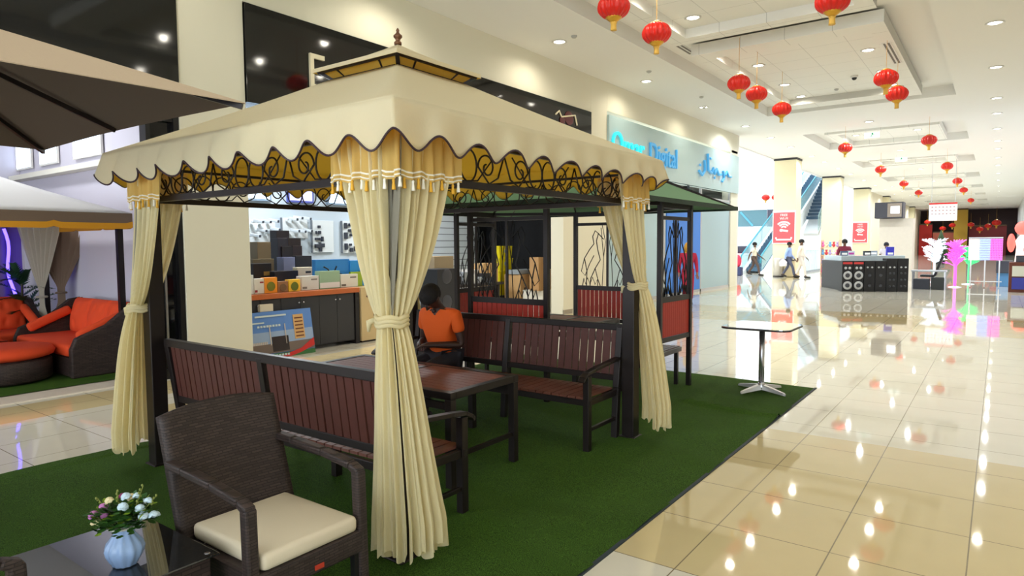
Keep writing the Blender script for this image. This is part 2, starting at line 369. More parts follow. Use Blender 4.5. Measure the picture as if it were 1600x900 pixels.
# right wall and far wall
struct(MB().box(1.7, 1.9, 26, 106, 0, CH).build('wall_right', mat('right_shop_wall', (214, 220, 226), .6)))
struct(MB().box(1.9, 9, 25.8, 26, 0, CH).build('wall_right_end', WHITE))
struct(MB().box(8.8, 9, -9, 26, 0, CH).build('wall_right_near', WHITE))
struct(MB().box(-9, 2, 104, 104.2, 0, CH).build('wall_far', mat('far_dark_wall', (52, 34, 36), .6)))
# ================= downlights =================
LENS = mat('downlight_lens', (255, 252, 240), .5, emit=12); TRIM = mat('downlight_ring', (225, 222, 215), .4)
dl = thing('downlight', 'x', 'downlight')
MB().lathe([(.155, 0), (.16, -.012), (.12, -.018), (.115, -.004)], 20).build('trim_ring', TRIM, dl, True)
MB().lathe([(.115, -.003), (.11, -.006)], 20).build('lens', LENS, dl)
la = bpy.data.lights.new('downlight_lamp', 'SPOT'); la.energy = DOWN_W; la.color = WARM; la.spot_size = math.radians(165); la.spot_blend = .6; la.shadow_soft_size = .07
lb = la.copy(); lb.color = COOL; lb.energy = DOWN_W*3.6
lo = bpy.data.objects.new('downlight_lamp', la); C.objects.link(lo); lo.parent = dl; lo.location = (0, 0, -.05)
rows = {'wall side': (-7.45, [-1, 3.4, 7.6, 11.84, 16.02, 20.1, 24.26, 27.5, 30.64, 34.62, 37.47, 41.18, 45, 50, 55, 60, 66, 72, 80, 88, 96], CH, 'the shop side row'),
        'right side': (-.21, [3.4, 7.6, 11.8, 15.91, 19.9, 24.14, 26.99, 30.64, 34.29, 37.09, 41, 45.1, 50.5, 56, 62, 68, 76, 84, 92, 100], CH, 'the right side row'),
        'far right': (4.5, [3.4, 10, 17, 23], CH, 'the furthest right row'),
        'tray left': (-4.9, [7, 9.2, 10.96, 12.6, 15.3, 16.9, 19.37, 21.2], 6.0, 'the large tray left row'),
        'tray right': (-2.54, [7, 9.2, 10.9, 12.6, 15.2, 17.1, 19.4, 21.2], 6.0, 'the large tray right row'),
        'middle': (-3.77, [26.0, 34.9, 44.5, 54, 65, 75, 85], CH, 'the middle row'),
        'small trays': (-4.84, [30.2, 40, 50.3, 60.5, 70.5], 6.0, 'the small trays left row'),
        'small trays right': (-2.7, [30.2, 40, 50.3, 60.5, 70.5], 6.0, 'the small trays right row'),
        'strip': (-6.6, [57, 63, 69, 77, 86, 95], CH, 'the distant left strip')}
ORD = 'first second third fourth fifth sixth seventh eighth ninth tenth eleventh twelfth thirteenth fourteenth fifteenth sixteenth seventeenth eighteenth nineteenth twentieth twenty-first'.split()
first = True
for rn, (x, ys, z, where) in rows.items():
    for i, y in enumerate(ys):
        lab = 'white recessed downlight, %s from the near end of ' % ORD[i] + where
        if first: o = dl; o.location = (x, y, z); o['label'] = lab; o['group'] = 'downlights in '+where; first = False
        else: o = dup(dl, (x, y, z), label=lab, group='downlights in '+where)
        o['label'] = lab
        if y > 22:
            for q in list(C.objects):
                if q.parent == o and q.type == 'LIGHT': q.data = lb
# shop strip lights under the shop ceiling
for i, (x, y, z, s) in enumerate([(-10, 7, 3.6, 1.), (-10, 10.5, 3.6, 1.), (-10.4, 20, 3.6, 1.2), (-11, 2.6, 4.58, .7)]):
    t = thing('ceiling_lamp', ['square white ceiling lamp over the electronics counter', 'square white ceiling lamp over the slatted shop wall', 'square white ceiling lamp inside the glass fronted shop', 'square white ceiling lamp over the furniture bay'][i], 'lamp', (x, y, z))
    MB().box(-.32, .32, -.32, .32, -.03, 0).build('housing', TRIM, t); MB().box(-.28, .28, -.28, .28, -.034, -.03).build('diffuser', LENS, t)
    l = bpy.data.lights.new('lamp', 'AREA'); l.size = .55; l.energy = 80*s; l.color = (.9, .95, 1); o = bpy.data.objects.new('lamp', l); C.objects.link(o); o.parent = t; o.location = (0, 0, -.05)
# ================= turf =================
def turf_fn(u, v):
    x = -5.78+u*(-1.63+5.78); y = -1.0+v*(8.05+1.0)
    z = .006+.012*max(0, math.sin(y*2.3+1.1*math.sin(x*1.7)))**6 + .010*max(0, math.sin(x*1.3+y*3.1+1.5))**10+.04*max(0, 1-abs((y-6.75)-.3*math.sin(x*1.2+.5))/.07)*(1 if x > -2.6 else .15)
    if u < .04: z += .012*abs(math.sin(y*2.2)); x += .03*math.sin(y*3)
    return (x, y+(.04*math.sin(x*1.5) if v > .98 else 0), z)
tf = MB().grid(turf_fn, 120, 240).build('artificial_turf', turf_mat(), smooth=True)
tag(tf, 'green artificial grass mat laid on the tiles under the patio furniture', 'carpet')
MB().box(-1.645, -1.622, -1, 8.05, .0, .008).build('edge_binding', mat('dark_binding', (40, 52, 60), .7), tf)
tag(MB().grid(lambda u, v: (-14+u*5.15, -3+v*7.3, .008+.004*math.sin(u*9+v*7)), 30, 30).build('artificial_turf', turf_mat(), smooth=True), 'green artificial grass under the orange sofas in the left bay', 'carpet')
# ================= cream gazebo =================
GC = Vector((-3.85, 3.75, 0)); HE = 1.54; ZE = 2.35; HR = .38; ZR = 2.93
gz = thing('gazebo', 'cream canvas gazebo with scalloped valance and dark iron scroll frame', 'gazebo', (-3.85, 3.75, 0), world=True)
def roof_fn(side):
    a = side*PI/2
    R = Matrix.Rotation(a, 3, 'Z')
    def fn(u, v):
        h = HE+(HR-HE)*v; z = ZE+(ZR-ZE)*v - .05*math.sin(PI*v)*(1-abs(2*u-1)**2)-.012*math.sin(PI*v)
        p = R @ Vector(((2*u-1)*h, -h, 0)); return (GC.x+p.x, GC.y+p.y, z)
    return fn
def scal(u): # depth of the valance
    return .20 + .042*math.cos(u*2*PI*10)*(-1)
def val_fn(side):
    R = Matrix.Rotation(side*PI/2, 3, 'Z')
    def fn(u, v):
        d = scal(u)*v; out = .03*v + .022*v*math.sin(u*2*PI*10+.6)+.012*math.sin(u*8*PI)*v
        p = R @ Vector(((2*u-1)*(HE+out), -HE-out, 0)); return (GC.x+p.x, GC.y+p.y, ZE-d)
    return fn
m = MB(); 
for s in range(4): m.grid(roof_fn(s), 24, 16)
for s in range(4): m.grid(val_fn(s), 200, 8)
bmx = m.build('canopy', [CREAM, YCLOTH], gz, True, solid=.006, sol_off=-1)
bm = bmesh.new(); bm.from_mesh(bmx.data); bmesh.ops.remove_doubles(bm, verts=bm.verts, dist=.002); bmesh.ops.recalc_face_normals(bm, faces=bm.faces)
nz = sum(f.normal.z for f in bm.faces if abs(f.normal.z) > .3)
if nz < 0: bmesh.ops.reverse_faces(bm, faces=bm.faces)
bm.to_mesh(bmx.data); bm.free()
m = MB()
for s in range(4): m.tube([val_fn(s)(i/200, 1.0) for i in range(201)], .006, 5)
m.build('piping', PIPE, bmx)
# cap
HC = .46; ZC = 3.012; ZT = 3.225
m = MB()
for s in range(4):
    R = Matrix.Rotation(s*PI/2, 3, 'Z')
    def fn(u, v, R=R):
        h = HC*(1-v); p = R @ Vector(((2*u-1)*h, -h, 0)); return (GC.x+p.x, GC.y+p.y, ZC+(ZT-ZC)*v-.015*math.sin(PI*v))
    def fe(u, v, R=R):
        p = R @ Vector(((2*u-1)*HC, -HC-.004*v, 0)); return (GC.x+p.x, GC.y+p.y, ZC-.03*v)
    m.grid(fn, 10, 6); m.grid(fe, 10, 2)
vc_ = m.build('vent_cap', [CREAM, YCLOTH], gz, False, solid=.005, sol_off=-1)
bm = bmesh.new(); bm.from_mesh(vc_.data); bmesh.ops.remove_doubles(bm, verts=bm.verts, dist=.002); bmesh.ops.recalc_face_normals(bm, faces=bm.faces)
if sum(f.normal.z for f in bm.faces if abs(f.normal.z) > .3) < 0: bmesh.ops.reverse_faces(bm, faces=bm.faces)
bm.to_mesh(vc_.data); bm.free()
m = MB(); m2 = MB()
for s in range(4):
    R = Matrix.Rotation(s*PI/2, 3, 'Z')
    def q(u, h, z, R=R): p = R @ Vector((u, -h, 0)); return Vector((GC.x+p.x, GC.y+p.y, z))
    m2.add([q(-.3, .33, ZR-.02), q(.3, .33, ZR-.02), q(.43, .43, ZC-.012), q(-.43, .43, ZC-.012)], [(0, 1, 2, 3)])
    m.bar(q(-.43, .432, ZC-.03), q(.43, .432, ZC-.03), .016); m.bar(q(-.34, .36, ZR+.0), q(.34, .36, ZR+.0), .02)
    m.bar(q(-.34, .35, ZR), q(-.435, .435, ZC-.015), .028)
    for u in (-.2, .2): m.bar(q(u*1.0, .345, ZR), q(u*1.2, .435, ZC-.015), .014)
m.build('vent_frame', DARK, gz); m2.build('vent_mesh', YCLOTH, gz, solid=.003)
MB().lathe([(.028, 0), (.03, .02), (.018, .03), (.02, .045), (.034, .058), (.034, .072), (.016, .088), (.01, .1), (.014, .108), (.01, .12), (.003, .13)], 16, (GC.x, GC.y, ZT-.005)).build('finial', mat('bronze_finial', (120, 84, 60), .35, metal=.6), gz, True)
PX = {'f': (-2.5, 2.4), 'l': (-5.11, 2.4), 'r': (-2.5, 5.1), 'b': (-5.11, 5.1)}
BZ = 2.0
for k, (x, y) in PX.items():
    m = MB().box(x-.055, x+.055, y-.055, y+.055, 0.012, 2.24); m.box(x-.075, x+.075, y-.075, y+.075, .006, .02)
    m.build('post', DARK, gz, bevel=.006)
def scroll(mb, P, s0, s1):
    """iron scrollwork along a side; P(s,z) gives the point"""
    L = s1-s0; n = 3; w = L/n; zc = BZ+.115
    def spiral(cx, dirn, flip):
        pts = []
        for i in range(26):
            t = i/25; a = t*3.6*PI/1.5; r = .085*(1-.78*t); pts.append(P(cx+dirn*r*math.cos(a), zc+flip*r*math.sin(a)))
        return pts
    for i in range(n):
        c = s0+(i+.5)*w
        mb.tube([P(c+.075*math.cos(a*PI/10)-.075, zc+.095*math.sin(a*PI/10)) for a in range(20)], .006, 5, True)
        mb.tube([P(c+.075*math.cos(a*PI/10)+.078, zc+.095*math.sin(a*PI/10)) for a in range(20)], .006, 5, True)
        mb.tube(spiral(c-.25, 1, 1), .006, 5); mb.tube(spiral(c+.25, -1, 1), .006, 5)
        mb.tube([P(c-.25+.085, zc), P(c-.27, BZ+.02), P(c-.36, BZ+.06), P(c-w/2, BZ+.2)], .006, 5)
        mb.tube([P(c+.25-.085, zc), P(c+.27, BZ+.02), P(c+.36, BZ+.06), P(c+w/2, BZ+.2)], .006, 5)
        mb.tube([P(c-.34, BZ+.2), P(c-.16, BZ+.03), P(c, BZ+.02), P(c+.16, BZ+.03), P(c+.34, BZ+.2)], .005, 5)
sides = [(PX['l'], PX['f']), (PX['f'], PX['r']), (PX['r'], PX['b']), (PX['b'], PX['l'])]
for a, b in sides:
    a = Vector((*a, 0)); b = Vector((*b, 0)); d = (b-a).normalized()
    MB().bar(a+Vector((0, 0, BZ)), b+Vector((0, 0, BZ)), .035, .04).build('beam', DARK, gz)
    MB().bar(a+Vector((0, 0, BZ+.235)), b+Vector((0, 0, BZ+.235)), .025, .02).build('top_rail', DARK, gz)
    m = MB(); scroll(m, lambda s, z: tuple(a+d*s+Vector((0, 0, z))), .08, (b-a).length-.08); m.build('scrollwork', DARK, gz, True)
for k, (x, y) in PX.items():
    r = MB().bar((x, y, 2.22), (GC.x+(.34 if x > -3 else -.34), GC.y+(.34 if y > 4 else -.34), ZR-.03), .03, .025); r.build('rafter', DARK, gz)
# ---- curtains ----
TAW = mat('white_tassel', (245, 240, 225), .7); TAY = mat('gold_tassel', (226, 170, 50), .6)
PELM = fabric('gold_pelmet', (236, 200, 120), (240, 205, 120), .4, transp=.05)
def smooth(t): return t*t*(3-2*t)
def curtain(P, a, b, label, ztie, zbot, tie_off, bot_off, wbot, wt=.37, ztop=2.2, seed=0, kx=.74):
    P = Vector((*P, 0)); a = Vector((*a, 0)); b = Vector((*b, 0)); na = -b; nb = -a  # outward normals
    out = (na+nb).normalized(); off = .075
    th = thing('curtain', label, 'curtain', tuple(P), group='sheer cream curtains tied to the gazebo posts', world=True)
    rnd = random.Random(seed)
    ph = [rnd.random()*6 for _ in range(8)]
    def top(u, o=off):
        cr = P+(na+nb)*o
        if u < 0: return cr + a*(-u*(wt+o)), na
        return cr + b*(u*(wt+o)), nb
    aa = math.atan2(out.y, out.x); sgn = 1 if (math.atan2(nb.y, nb.x)-aa+3*PI) % (2*PI)-PI > 0 else -1
    def around(u, r, c): 
        an = aa+sgn*u*1.9; return P+c+Vector((math.cos(an), math.sin(an), 0))*r, Vector((math.cos(an), math.sin(an), 0))
    tie_c = Vector((*tie_off, 0)); bot_c = Vector((*bot_off, 0))
    def pt(u, z):
        if z >= ztie:
            t = (z-ztie)/(ztop-ztie); k = t**kx
            p0, n0 = top(u); p1, n1 = around(u, .055, tie_c); p = p1.lerp(p0, k); n = n1.lerp(n0, k); amp = .010+.016*k
        else:
            t = (ztie-z)/(ztie-zbot); k = min(1, t*1.15)**.75
            p0, n0 = around(u, wbot*.5, bot_c); p1, n1 = around(u, .055, tie_c); p = p1.lerp(p0, k); n = n1.lerp(n0, k); amp = .010+.02*k
        amp *= (1+.4*math.sin(ph[4]+z*3))
        w = math.sin(u*34+ph[0]+.5*math.sin(z*2.2+ph[1]))+.5*math.sin(u*61+ph[2]+z*.8)+.25*math.sin(u*97+z*5+ph[3])
        return p+n*(amp*w)
    for lo_, hi in ((-1, -.13), (.13, 1)):
        def fn(s, v, lo_=lo_, hi=hi):
            u = lo_+(hi-lo_)*s; zb = zbot+.02*math.sin(u*19+ph[5])+.018*math.sin(u*43); z = ztop-(ztop-zb)*v
            if z < ztie: uu = u*(1.0)+(-.1 if lo_ < 0 else .1)*0; 
            else: uu = u
            if z < ztie+.25: kk = smooth(max(0, min(1, (ztie+.25-z)/.25))); e = (-.02 if hi < 0 else .02); inner = hi if hi < 0 else lo_; uu = uu+ (e-inner)*kk*(1-abs(u-inner)/(.87))
            p = pt(uu, z); return (p.x, p.y, z)
        MB().grid(fn, 90, 60).build('drape', SHEER, th, True)
    def fn(s, v):
        u = -.2+.4*s; z = ztop-(ztop-ztie-.02)*v; p = pt(u*(1-.5*v), z)-out*.012; return (p.x, p.y, z)
    MB().grid(fn, 30, 30).build('netting', NETG, th, True)
    # tie band
    m = MB()
    for dz in (-.02, 0, .02):
        m.tube([tuple(P+tie_c+Vector((math.cos(t*PI/12), math.sin(t*PI/12), 0))*(.078)+Vector((0, 0, ztie+dz+.006*math.sin(t)))) for t in range(24)], .013, 6, True)
    q = P+tie_c-Vector((.085, .03, 0))*1.0
    m.tube([tuple(q+Vector((0, 0, ztie))), tuple(q+Vector((-.03, -.02, ztie-.01))), tuple(q+Vector((-.035, -.02, ztie-.06)))], [.02, .018, .008], 6)
    m.build('tieback', SHEER, th, True)
    # pelmet with tassels
    zp = 2.235; zl = 1.985
    def fp(s, v):
        u = -1.04+2.08*s; z = zp-(zp-zl)*v; p0, n0 = top(u, off+.03); p = p0+n0*(.012*math.sin(u*38)+.008*v*math.sin(u*60)); return (p.x, p.y, z+.008*math.sin(u*20)*v)
    pe = MB().grid(fp, 120, 8).build('pelmet', PELM, th, True)
    m = MB(); m.tube([fp(i/120, .86) for i in range(121)], .005, 5); m.tube([fp(i/120, .95) for i in range(121)], .004, 5); m.build('braid', TAW, pe)
    for i in range(22):
        x, y, z = fp((i+.5)/22, 1.0)
        MB().lathe([(.003, .012), (.008, .004), (.006, -.004), (.010, -.035), (.011, -.042)], 8, (x, y, z-.01)).build('tassel', TAW if i % 2 else TAY, pe, True)
curtain(PX['f'], (-1, 0), (0, 1), 'sheer cream curtain tied around the nearest gazebo post', 1.27, .1, (.02, -.06), (.07, -.02), .32, seed=1)
curtain(PX['l'], (1, 0), (0, 1), 'sheer cream curtain tied to the left gazebo post beside the bench end', 1.2, .14, (-.06, -.07), (-.13, -.1), .28, wt=.34, seed=2, kx=.55)
curtain(PX['r'], (-1, 0), (0, -1), 'sheer cream curtain tied to the right gazebo post near the steel table', 1.3, .14, (.06, .0), (.19, .02), .27, wt=.36, seed=3, kx=.6)
curtain(PX['b'], (1, 0), (0, -1), 'sheer cream curtain at the gazebo post furthest back behind the others', 1.2, .14, (-.05, .05), (-.1, .1), .28, wt=.3, seed=4)
# ---- benches ----
def bench(name, label, loc, rz, L=2.55):
    """local: seat faces -Y... back at y=+.25, front at y=-.25"""
    t = thing(name, label, 'bench', loc, rz)
    f = MB(); D = .25; H = .94; SH = .43
    for x in (-L/2+.03, 0, L/2-.03):
        f.bar((x, D-.03, .0), (x, D, SH), .055); f.bar((x, D, SH), (x, D+.07, H), .055)
    f.bar((-L/2, D+.07, H), (L/2, D+.07, H), .05, .055); f.bar((-L/2, D+.012, SH+.08), (L/2, D+.012, SH+.08), .035, .05)
    f.bar((-L/2, -D, SH-.04), (L/2, -D, SH-.04), .03, .05); f.bar((-L/2, D-.02, SH-.04), (L/2, D-.02, SH-.04), .03, .05)
    for x in (-L/2+.03, L/2-.03): f.bar((x, -D, SH-.04), (x, D, SH-.04), .03, .05); f.bar((x, -D, .17), (x, D, .17), .025, .03)
    f.build('frame', DARK, t, bevel=.004)
    for s in (-1, 1):
        x = s*(L/2-.03); MB().box(x-.026, x+.026, -D-.03, -D+.025, 0, .61).build('front_leg', DARK, t, bevel=.004)
        pts = [(x, D+.03, .68), (x, D-.15, .665), (x, -D+.1, .645), (x, -D-.02, .63), (x, -D-.08, .6), (x, -D-.1, .575)]
        a = MB(); 
        for i in range(5): a.bar(pts[i], pts[i+1], .055, .026)
        a.build('armrest', DARK, t, bevel=.004)
    MB().box(-.026, .026, -D-.03, -D+.025, 0, SH-.02).build('front_leg', DARK, t)
    b = MB()
    for s in (-1, 1):
        n = 15; w0 = L/2-.09
        for i in range(n):
            x = s*(.05+(i+.5)*w0/n); g = .016 if i % 5 in (1, 2, 4) else .006; hw = w0/n/2-g/2
            p0 = Vector((x, D+.018, SH+.1)); p1 = Vector((x, D+.066, H-.025)); b.bar(p0, p1, hw*2, .014, up=(0, 1, 0))
    b.build('backrest', SLAT, t)
    b = MB(); n = 30
    for i in range(n):
        x = -L/2+.05+(i+.5)*(L-.1)/n; hw = (L-.1)/n/2-.005; b.box(x-hw, x+hw, -D-.02, D-.04, SH-.012, SH+.006)
    b.build('seat', mat('bench_seat_slats', (104, 62, 50), .5, noise=.15, nscale=20), t)
    return t
bench('garden_bench', 'long dark slatted bench seen from behind at the front of the gazebo', (-3.79, 2.76, 0), PI, 2.44)
bench('garden_bench', 'long dark slatted bench facing the table where the man in orange sits', (-3.79, 4.79, 0), 0, 2.44)
# ---- table ----
def slat_table(name, label, x0, x1, y0, y1, h, nleg=.06):
    t = thing(name, label, 'table', ((x0+x1)/2, (y0+y1)/2, 0), world=True)
    m = MB(); w = .06
    m.box(x0, x1, y0, y0+w, h-.05, h); m.box(x0, x1, y1-w, y1, h-.05, h); m.box(x0, x0+w, y0+w, y1-w, h-.05, h); m.box(x1-w, x1, y0+w, y1-w, h-.05, h)
    xm = (x0+x1)/2; m.box(xm-.03, xm+.03, y0+w, y1-w, h-.05, h); m.build('top_frame', DARK, t, bevel=.004)
    m = MB(); n = 9
    for a, b in ((x0+w+.004, xm-.034), (xm+.034, x1-w-.004)):
        for i in range(n):
            s = (y1-y0-2*w)/n; m.box(a, b, y0+w+i*s+.003, y0+w+(i+1)*s-.003, h-.03, h-.004)
    m.build('tabletop', TOPW, t)
    for x in (x0+.03, x1-.03):
        for y in (y0+.03, y1-.03): MB().box(x-.028, x+.028, y-.028, y+.028, 0.01, h-.05).build('leg', DARK, t, bevel=.004)
    m = MB()
    for y in (y0+.03, y1-.03): m.bar((x0+.03, y, h-.1), (x1-.03, y, h-.1), .02, .05)
    for x in (x0+.03, x1-.03): m.bar((x, y0+.03, .22), (x, y1-.03, .22), .025, .03)
    m.build('apron', DARK, t)
    return t
slat_table('garden_table', 'dark framed slatted wooden table between the two long benches', -4.62, -2.9, 3.25, 4.02, .67)
# ================= wicker armchair, side table, vase =================
def armchair(label, loc, rz):
    """faces local -Y; seat centre at origin"""
    t = thing('wicker_armchair', label, 'chair', loc, rz)
    W = .27; D = .275; SH = .375
    def bk(u, v):
        x = (2*u-1)*(W+.01); z = .06+v*.84; y = D-.02+.16*max(0, v-.36)/.64 + .03*(1-(2*u-1)**2)
        if v > .97: pass
        z += .03*(1-(2*u-1)**2)*v; return (x, y, z)
    MB().grid(bk, 16, 24).build('backrest', WICK, t, True, solid=.045, bevel=0)
    m = MB(); m.box(-W, W, -D, D, SH-.1, SH); m.build('seat_base', WICK, t, bevel=.012)
    for s in (-1, 1):
        x = s*(W+.0)
        m = MB(); pts = [(x, D+.08, .70), (x, D-.05, .695), (x, 0, .68), (x, -D+.08, .655), (x, -D+.02, .63)]
        for i in range(4): m.bar(pts[i], pts[i+1], .05, .035)
        m.bar((x, -D+.035, .64), (x, -D+.02, .0), .05, .05); m.build('armrest', WICK, t, bevel=.01)
        MB().bar((x*.96, D-.0, SH), (x*.96, D+.03, 0), .045).build('rear_leg', WICK, t, bevel=.008)
        MB().bar((x*.88, -D+.03, SH-.08), (x*.88, -D+.03, 0), .03).build('front_leg', mat('black_leg', (20, 18, 18), .5), t)
    c = MB().box(-W+.035, W-.035, -D+.0, D-.02, SH+.002, SH+.075).build('cushion', mat('cream_cushion', (222, 208, 182), .85, bump=.1, bscale=300), t, True, bevel=.022)
    MB().tube([(-W+.06, D-.1, SH+.01), (-W+.03, D-.1, SH-.02), (-W+.06, D-.12, SH-.05), (-W+.02, D-.11, SH-.08)], .004).build('tie', TAW, c)
    MB().box(.0, .045, -D-.004, -D+.002, SH-.08, SH-.06).build('tag', mat('red_tag', (190, 60, 40), .5), t)
    return t
armchair('brown wicker armchair with cream seat cushion beside the front bench', (-2.52, 1.66, .012), PI/2+.0)
armchair('brown wicker armchair cut off by the bottom left corner of the photo', (-2.76, .47, .012), PI)
tt = thing('side_table', 'low wicker side table with glass top holding the flower vase', 'table', (-2.72, 1.08, .012), .0)
MB().box(-.29, .29, -.24, .24, .34, .435).build('wicker_rim', WICKD, tt, bevel=.01)
for x in (-.26, .26):
    for y in (-.21, .21): MB().box(x-.025, x+.025, y-.025, y+.025, 0, .34).build('leg', WICKD, tt, bevel=.006)
MB().box(-.26, .26, -.21, .21, .41, .437).build('inner_panel', mat('dark_inner', (30, 27, 27), .6), tt)
MB().box(-.315, .315, -.262, .262, .444, .452).build('glass_top', mat('smoked_glass', (40, 42, 44), .015, spec=1.0, ior=1.7, trans=.35), tt, bevel=.003)
m = MB()
for x in (-.28, .28):
    for y in (-.23, .23): m.lathe([(.012, -.008), (.012, 0), (.008, .002)], 10, (x, y, .4525))
m.build('fixing_pad', CHROME, tt)
vs = thing('flower_vase', 'pale blue fluted ceramic vase of pink and white flowers on the glass top', 'vase', (-2.6, 1.08, .4665))
VB = mat('pale_blue_ceramic', (150, 180, 226), .3, coat=.4, noise=.08, nscale=14)
MB().lathe([(.035, 0), (.042, .004), (.044, .012), (.05, .02), (.062, .045), (.066, .065), (.06, .085), (.045, .105), (.034, .122), (.034, .135), (.036, .142), (.03, .14), (.028, .12)], 60, (0, 0, 0), 11, .045).build('body', VB, vs, True)
m = MB().lathe([(.033, .138), (.052, .146), (.058, .150), (.056, .154), (.05, .152), (.033, .142)], 40); m.build('rim', mat('cream_glaze', (222, 224, 215), .3), vs, True)
LEAF = mat('leaf_green', (48, 92, 30), .55, noise=.3, nscale=30); LEAF2 = mat('bright_leaf', (130, 160, 40), .55)
rnd = random.Random(5)
m = MB(); m2 = MB()
for i in range(380):
    a = rnd.uniform(0, 2*PI); r = rnd.uniform(.01, .105); z = .163+rnd.uniform(0, .072)-(r*.15)
    c = Vector((r*math.cos(a), r*math.sin(a)*.9, z)); d = Vector((math.cos(a)+rnd.uniform(-.6, .6), math.sin(a)+rnd.uniform(-.6, .6), rnd.uniform(-.3, .9))).normalized(); s = d.cross(Vector((0, 0, 1))).normalized()*.012; L = rnd.uniform(.022, .038)
    tgt = m2 if i % 9 == 0 else m; n_ = s.cross(d).normalized()*.004
    tgt.add([c, c+d*L*.35+s, c+d*L*.8+s*.7, c+d*L, c+d*L*.8-s*.7, c+d*L*.35-s, c+d*L*.5-n_], [(0, 1, 6), (1, 2, 6), (2, 3, 6), (3, 4, 6), (4, 5, 6), (5, 0, 6)])
m.build('foliage', LEAF, vs, True); m2.build('light_foliage', LEAF2, vs)
PINK = mat('pink_petal', (205, 130, 195), .6); PALE = mat('pale_yellow_petal', (232, 218, 170), .6); WB = mat('pale_blue_petal', (200, 222, 236), .6); MAG = mat('magenta_petal', (150, 60, 110), .6)
def flower(c, r, mt, tilt):
    mm = MB(); M = Matrix.Rotation(tilt[0], 3, 'X') @ Matrix.Rotation(tilt[1], 3, 'Y')
    for ring, (k, rad, ang) in enumerate(((5, .9, .9), (4, .55, .5))):
        for i in range(k):
            a = i*2*PI/k+ring*.6; R = Matrix.Rotation(a, 3, 'Z') @ Matrix.Rotation(ang, 3, 'Y')
            mm.ball(Vector(c)+M @ (Matrix.Rotation(a, 3, 'Z') @ Vector((r*rad*.45, 0, -ring*-.2*r))), r*.55, r*.5, r*.16, 8, 5, M @ R)
    mm.ball(c, r*.35, n=8, k=5)
    mm.build('flower', mt, vs, True)
# camera right in this area is mostly (+.8x,+.6y)
def fp_(rt, fw, z): return (rt*.81-fw*.59, rt*.59+fw*.8, z)
for rt, fw, z, r, mt in ((-.098, -.02, .20, .026, PINK), (-.082, -.03, .175, .026, PALE), (-.07, .0, .222, .024, PINK), (-.045, -.01, .25, .022, PALE), (-.012, .02, .255, .02, MAG), (.012, 0, .262, .024, WB), (.02, -.03, .235, .026, WB), (.048, .01, .26, .02, WB),
        (.075, -.02, .225, .024, WB), (.098, .0, .245, .022, WB), (.09, -.03, .2, .026, WB), (.118, -.01, .195, .027, WB), (-.09, .03, .2, .022, PINK), (-.06, -.02, .2, .02, PINK), (0, .05, .24, .022, PALE), (.05, .05, .22, .022, WB), (.105, .03, .18, .022, WB)):
    flower(fp_(rt, fw, z), r, mt, (rnd.uniform(-.6, .6), rnd.uniform(-.6, .6)))
for rt, fw, z in ((.08, 0, .3), (.125, 0, .26), (-.02, 0, .28), (-.1, .01, .25)):
    mm = MB(); b0 = Vector(fp_(rt*.3, fw, .16)); e = Vector(fp_(rt, fw, z)); mm.tube([b0, (b0+e)/2, e], .0018, 5)
    for k_ in range(6): q = b0.lerp(e, .5+k_*.1); mm.ball(q+Vector((rnd.uniform(-.008, .008), rnd.uniform(-.008, .008), 0)), .006, .004, .006, 6, 4)
    mm.build('sprig', mat('sprig_green', (120, 130, 60), .6), vs, True)
# ================= steel cafe table =================
ct = thing('cafe_table', 'small steel pedestal table with thin square top on the turf corner', 'table', (-2.09, 7.52, .012), .0)
def rsq(h, z0, z1, r=.12):
    pts = []
    for cx, cy, a0 in ((h-r, h-r, 0), (-h+r, h-r, PI/2), (-h+r, -h+r, PI), (h-r, -h+r, 1.5*PI)):
        for i in range(7): a = a0+i*PI/12; pts.append((cx+r*math.cos(a), cy+r*math.sin(a)))
    n = len(pts); return [(x, y, z0) for x, y in pts]+[(x, y, z1) for x, y in pts], [tuple(range(n))[::-1], tuple(range(n, 2*n))]+[(i, (i+1) % n, n+(i+1) % n, n+i) for i in range(n)]
MB().add(*rsq(.36, .718, .735)).build('tabletop', mat('polished_table_top', (236, 238, 240), .04, metal=.85), ct)
MB().add(*rsq(.365, .712, .728)).build('edge_band', mat('dark_edge', (40, 38, 38), .4), ct)
MB().lathe([(.03, .03), (.03, .715)], 20).build('pedestal', CHROME, ct, True)
MB().lathe([(.05, .02), (.05, .05), (.034, .09), (.03, .1)], 20).build('hub', CHROME, ct, True)
for i in range(4):
    a = i*PI/2+PI/4+.35; d = Vector((math.cos(a), math.sin(a), 0)); s = Vector((-d.y, d.x, 0)); mm = MB()
    v = []
    for r, w_, z0, z1 in ((.03, .035, .02, .075), (.3, .018, .005, .03), (.32, .01, 0, .02)):
        v += [d*r+s*w_+Vector((0, 0, z0)), d*r-s*w_+Vector((0, 0, z0)), d*r-s*w_*.7+Vector((0, 0, z1)), d*r+s*w_*.7+Vector((0, 0, z1))]
    fs = [(0, 1, 2, 3), (8, 11, 10, 9)]
    for k_ in (0, 4):
        for j in range(4): fs.append((k_+j, k_+4+j, k_+4+(j+1) % 4, k_+(j+1) % 4))
    mm.add(v, fs).build('base_foot', mat('pale_aluminium_foot', (205, 205, 205), .3, metal=.6), ct)
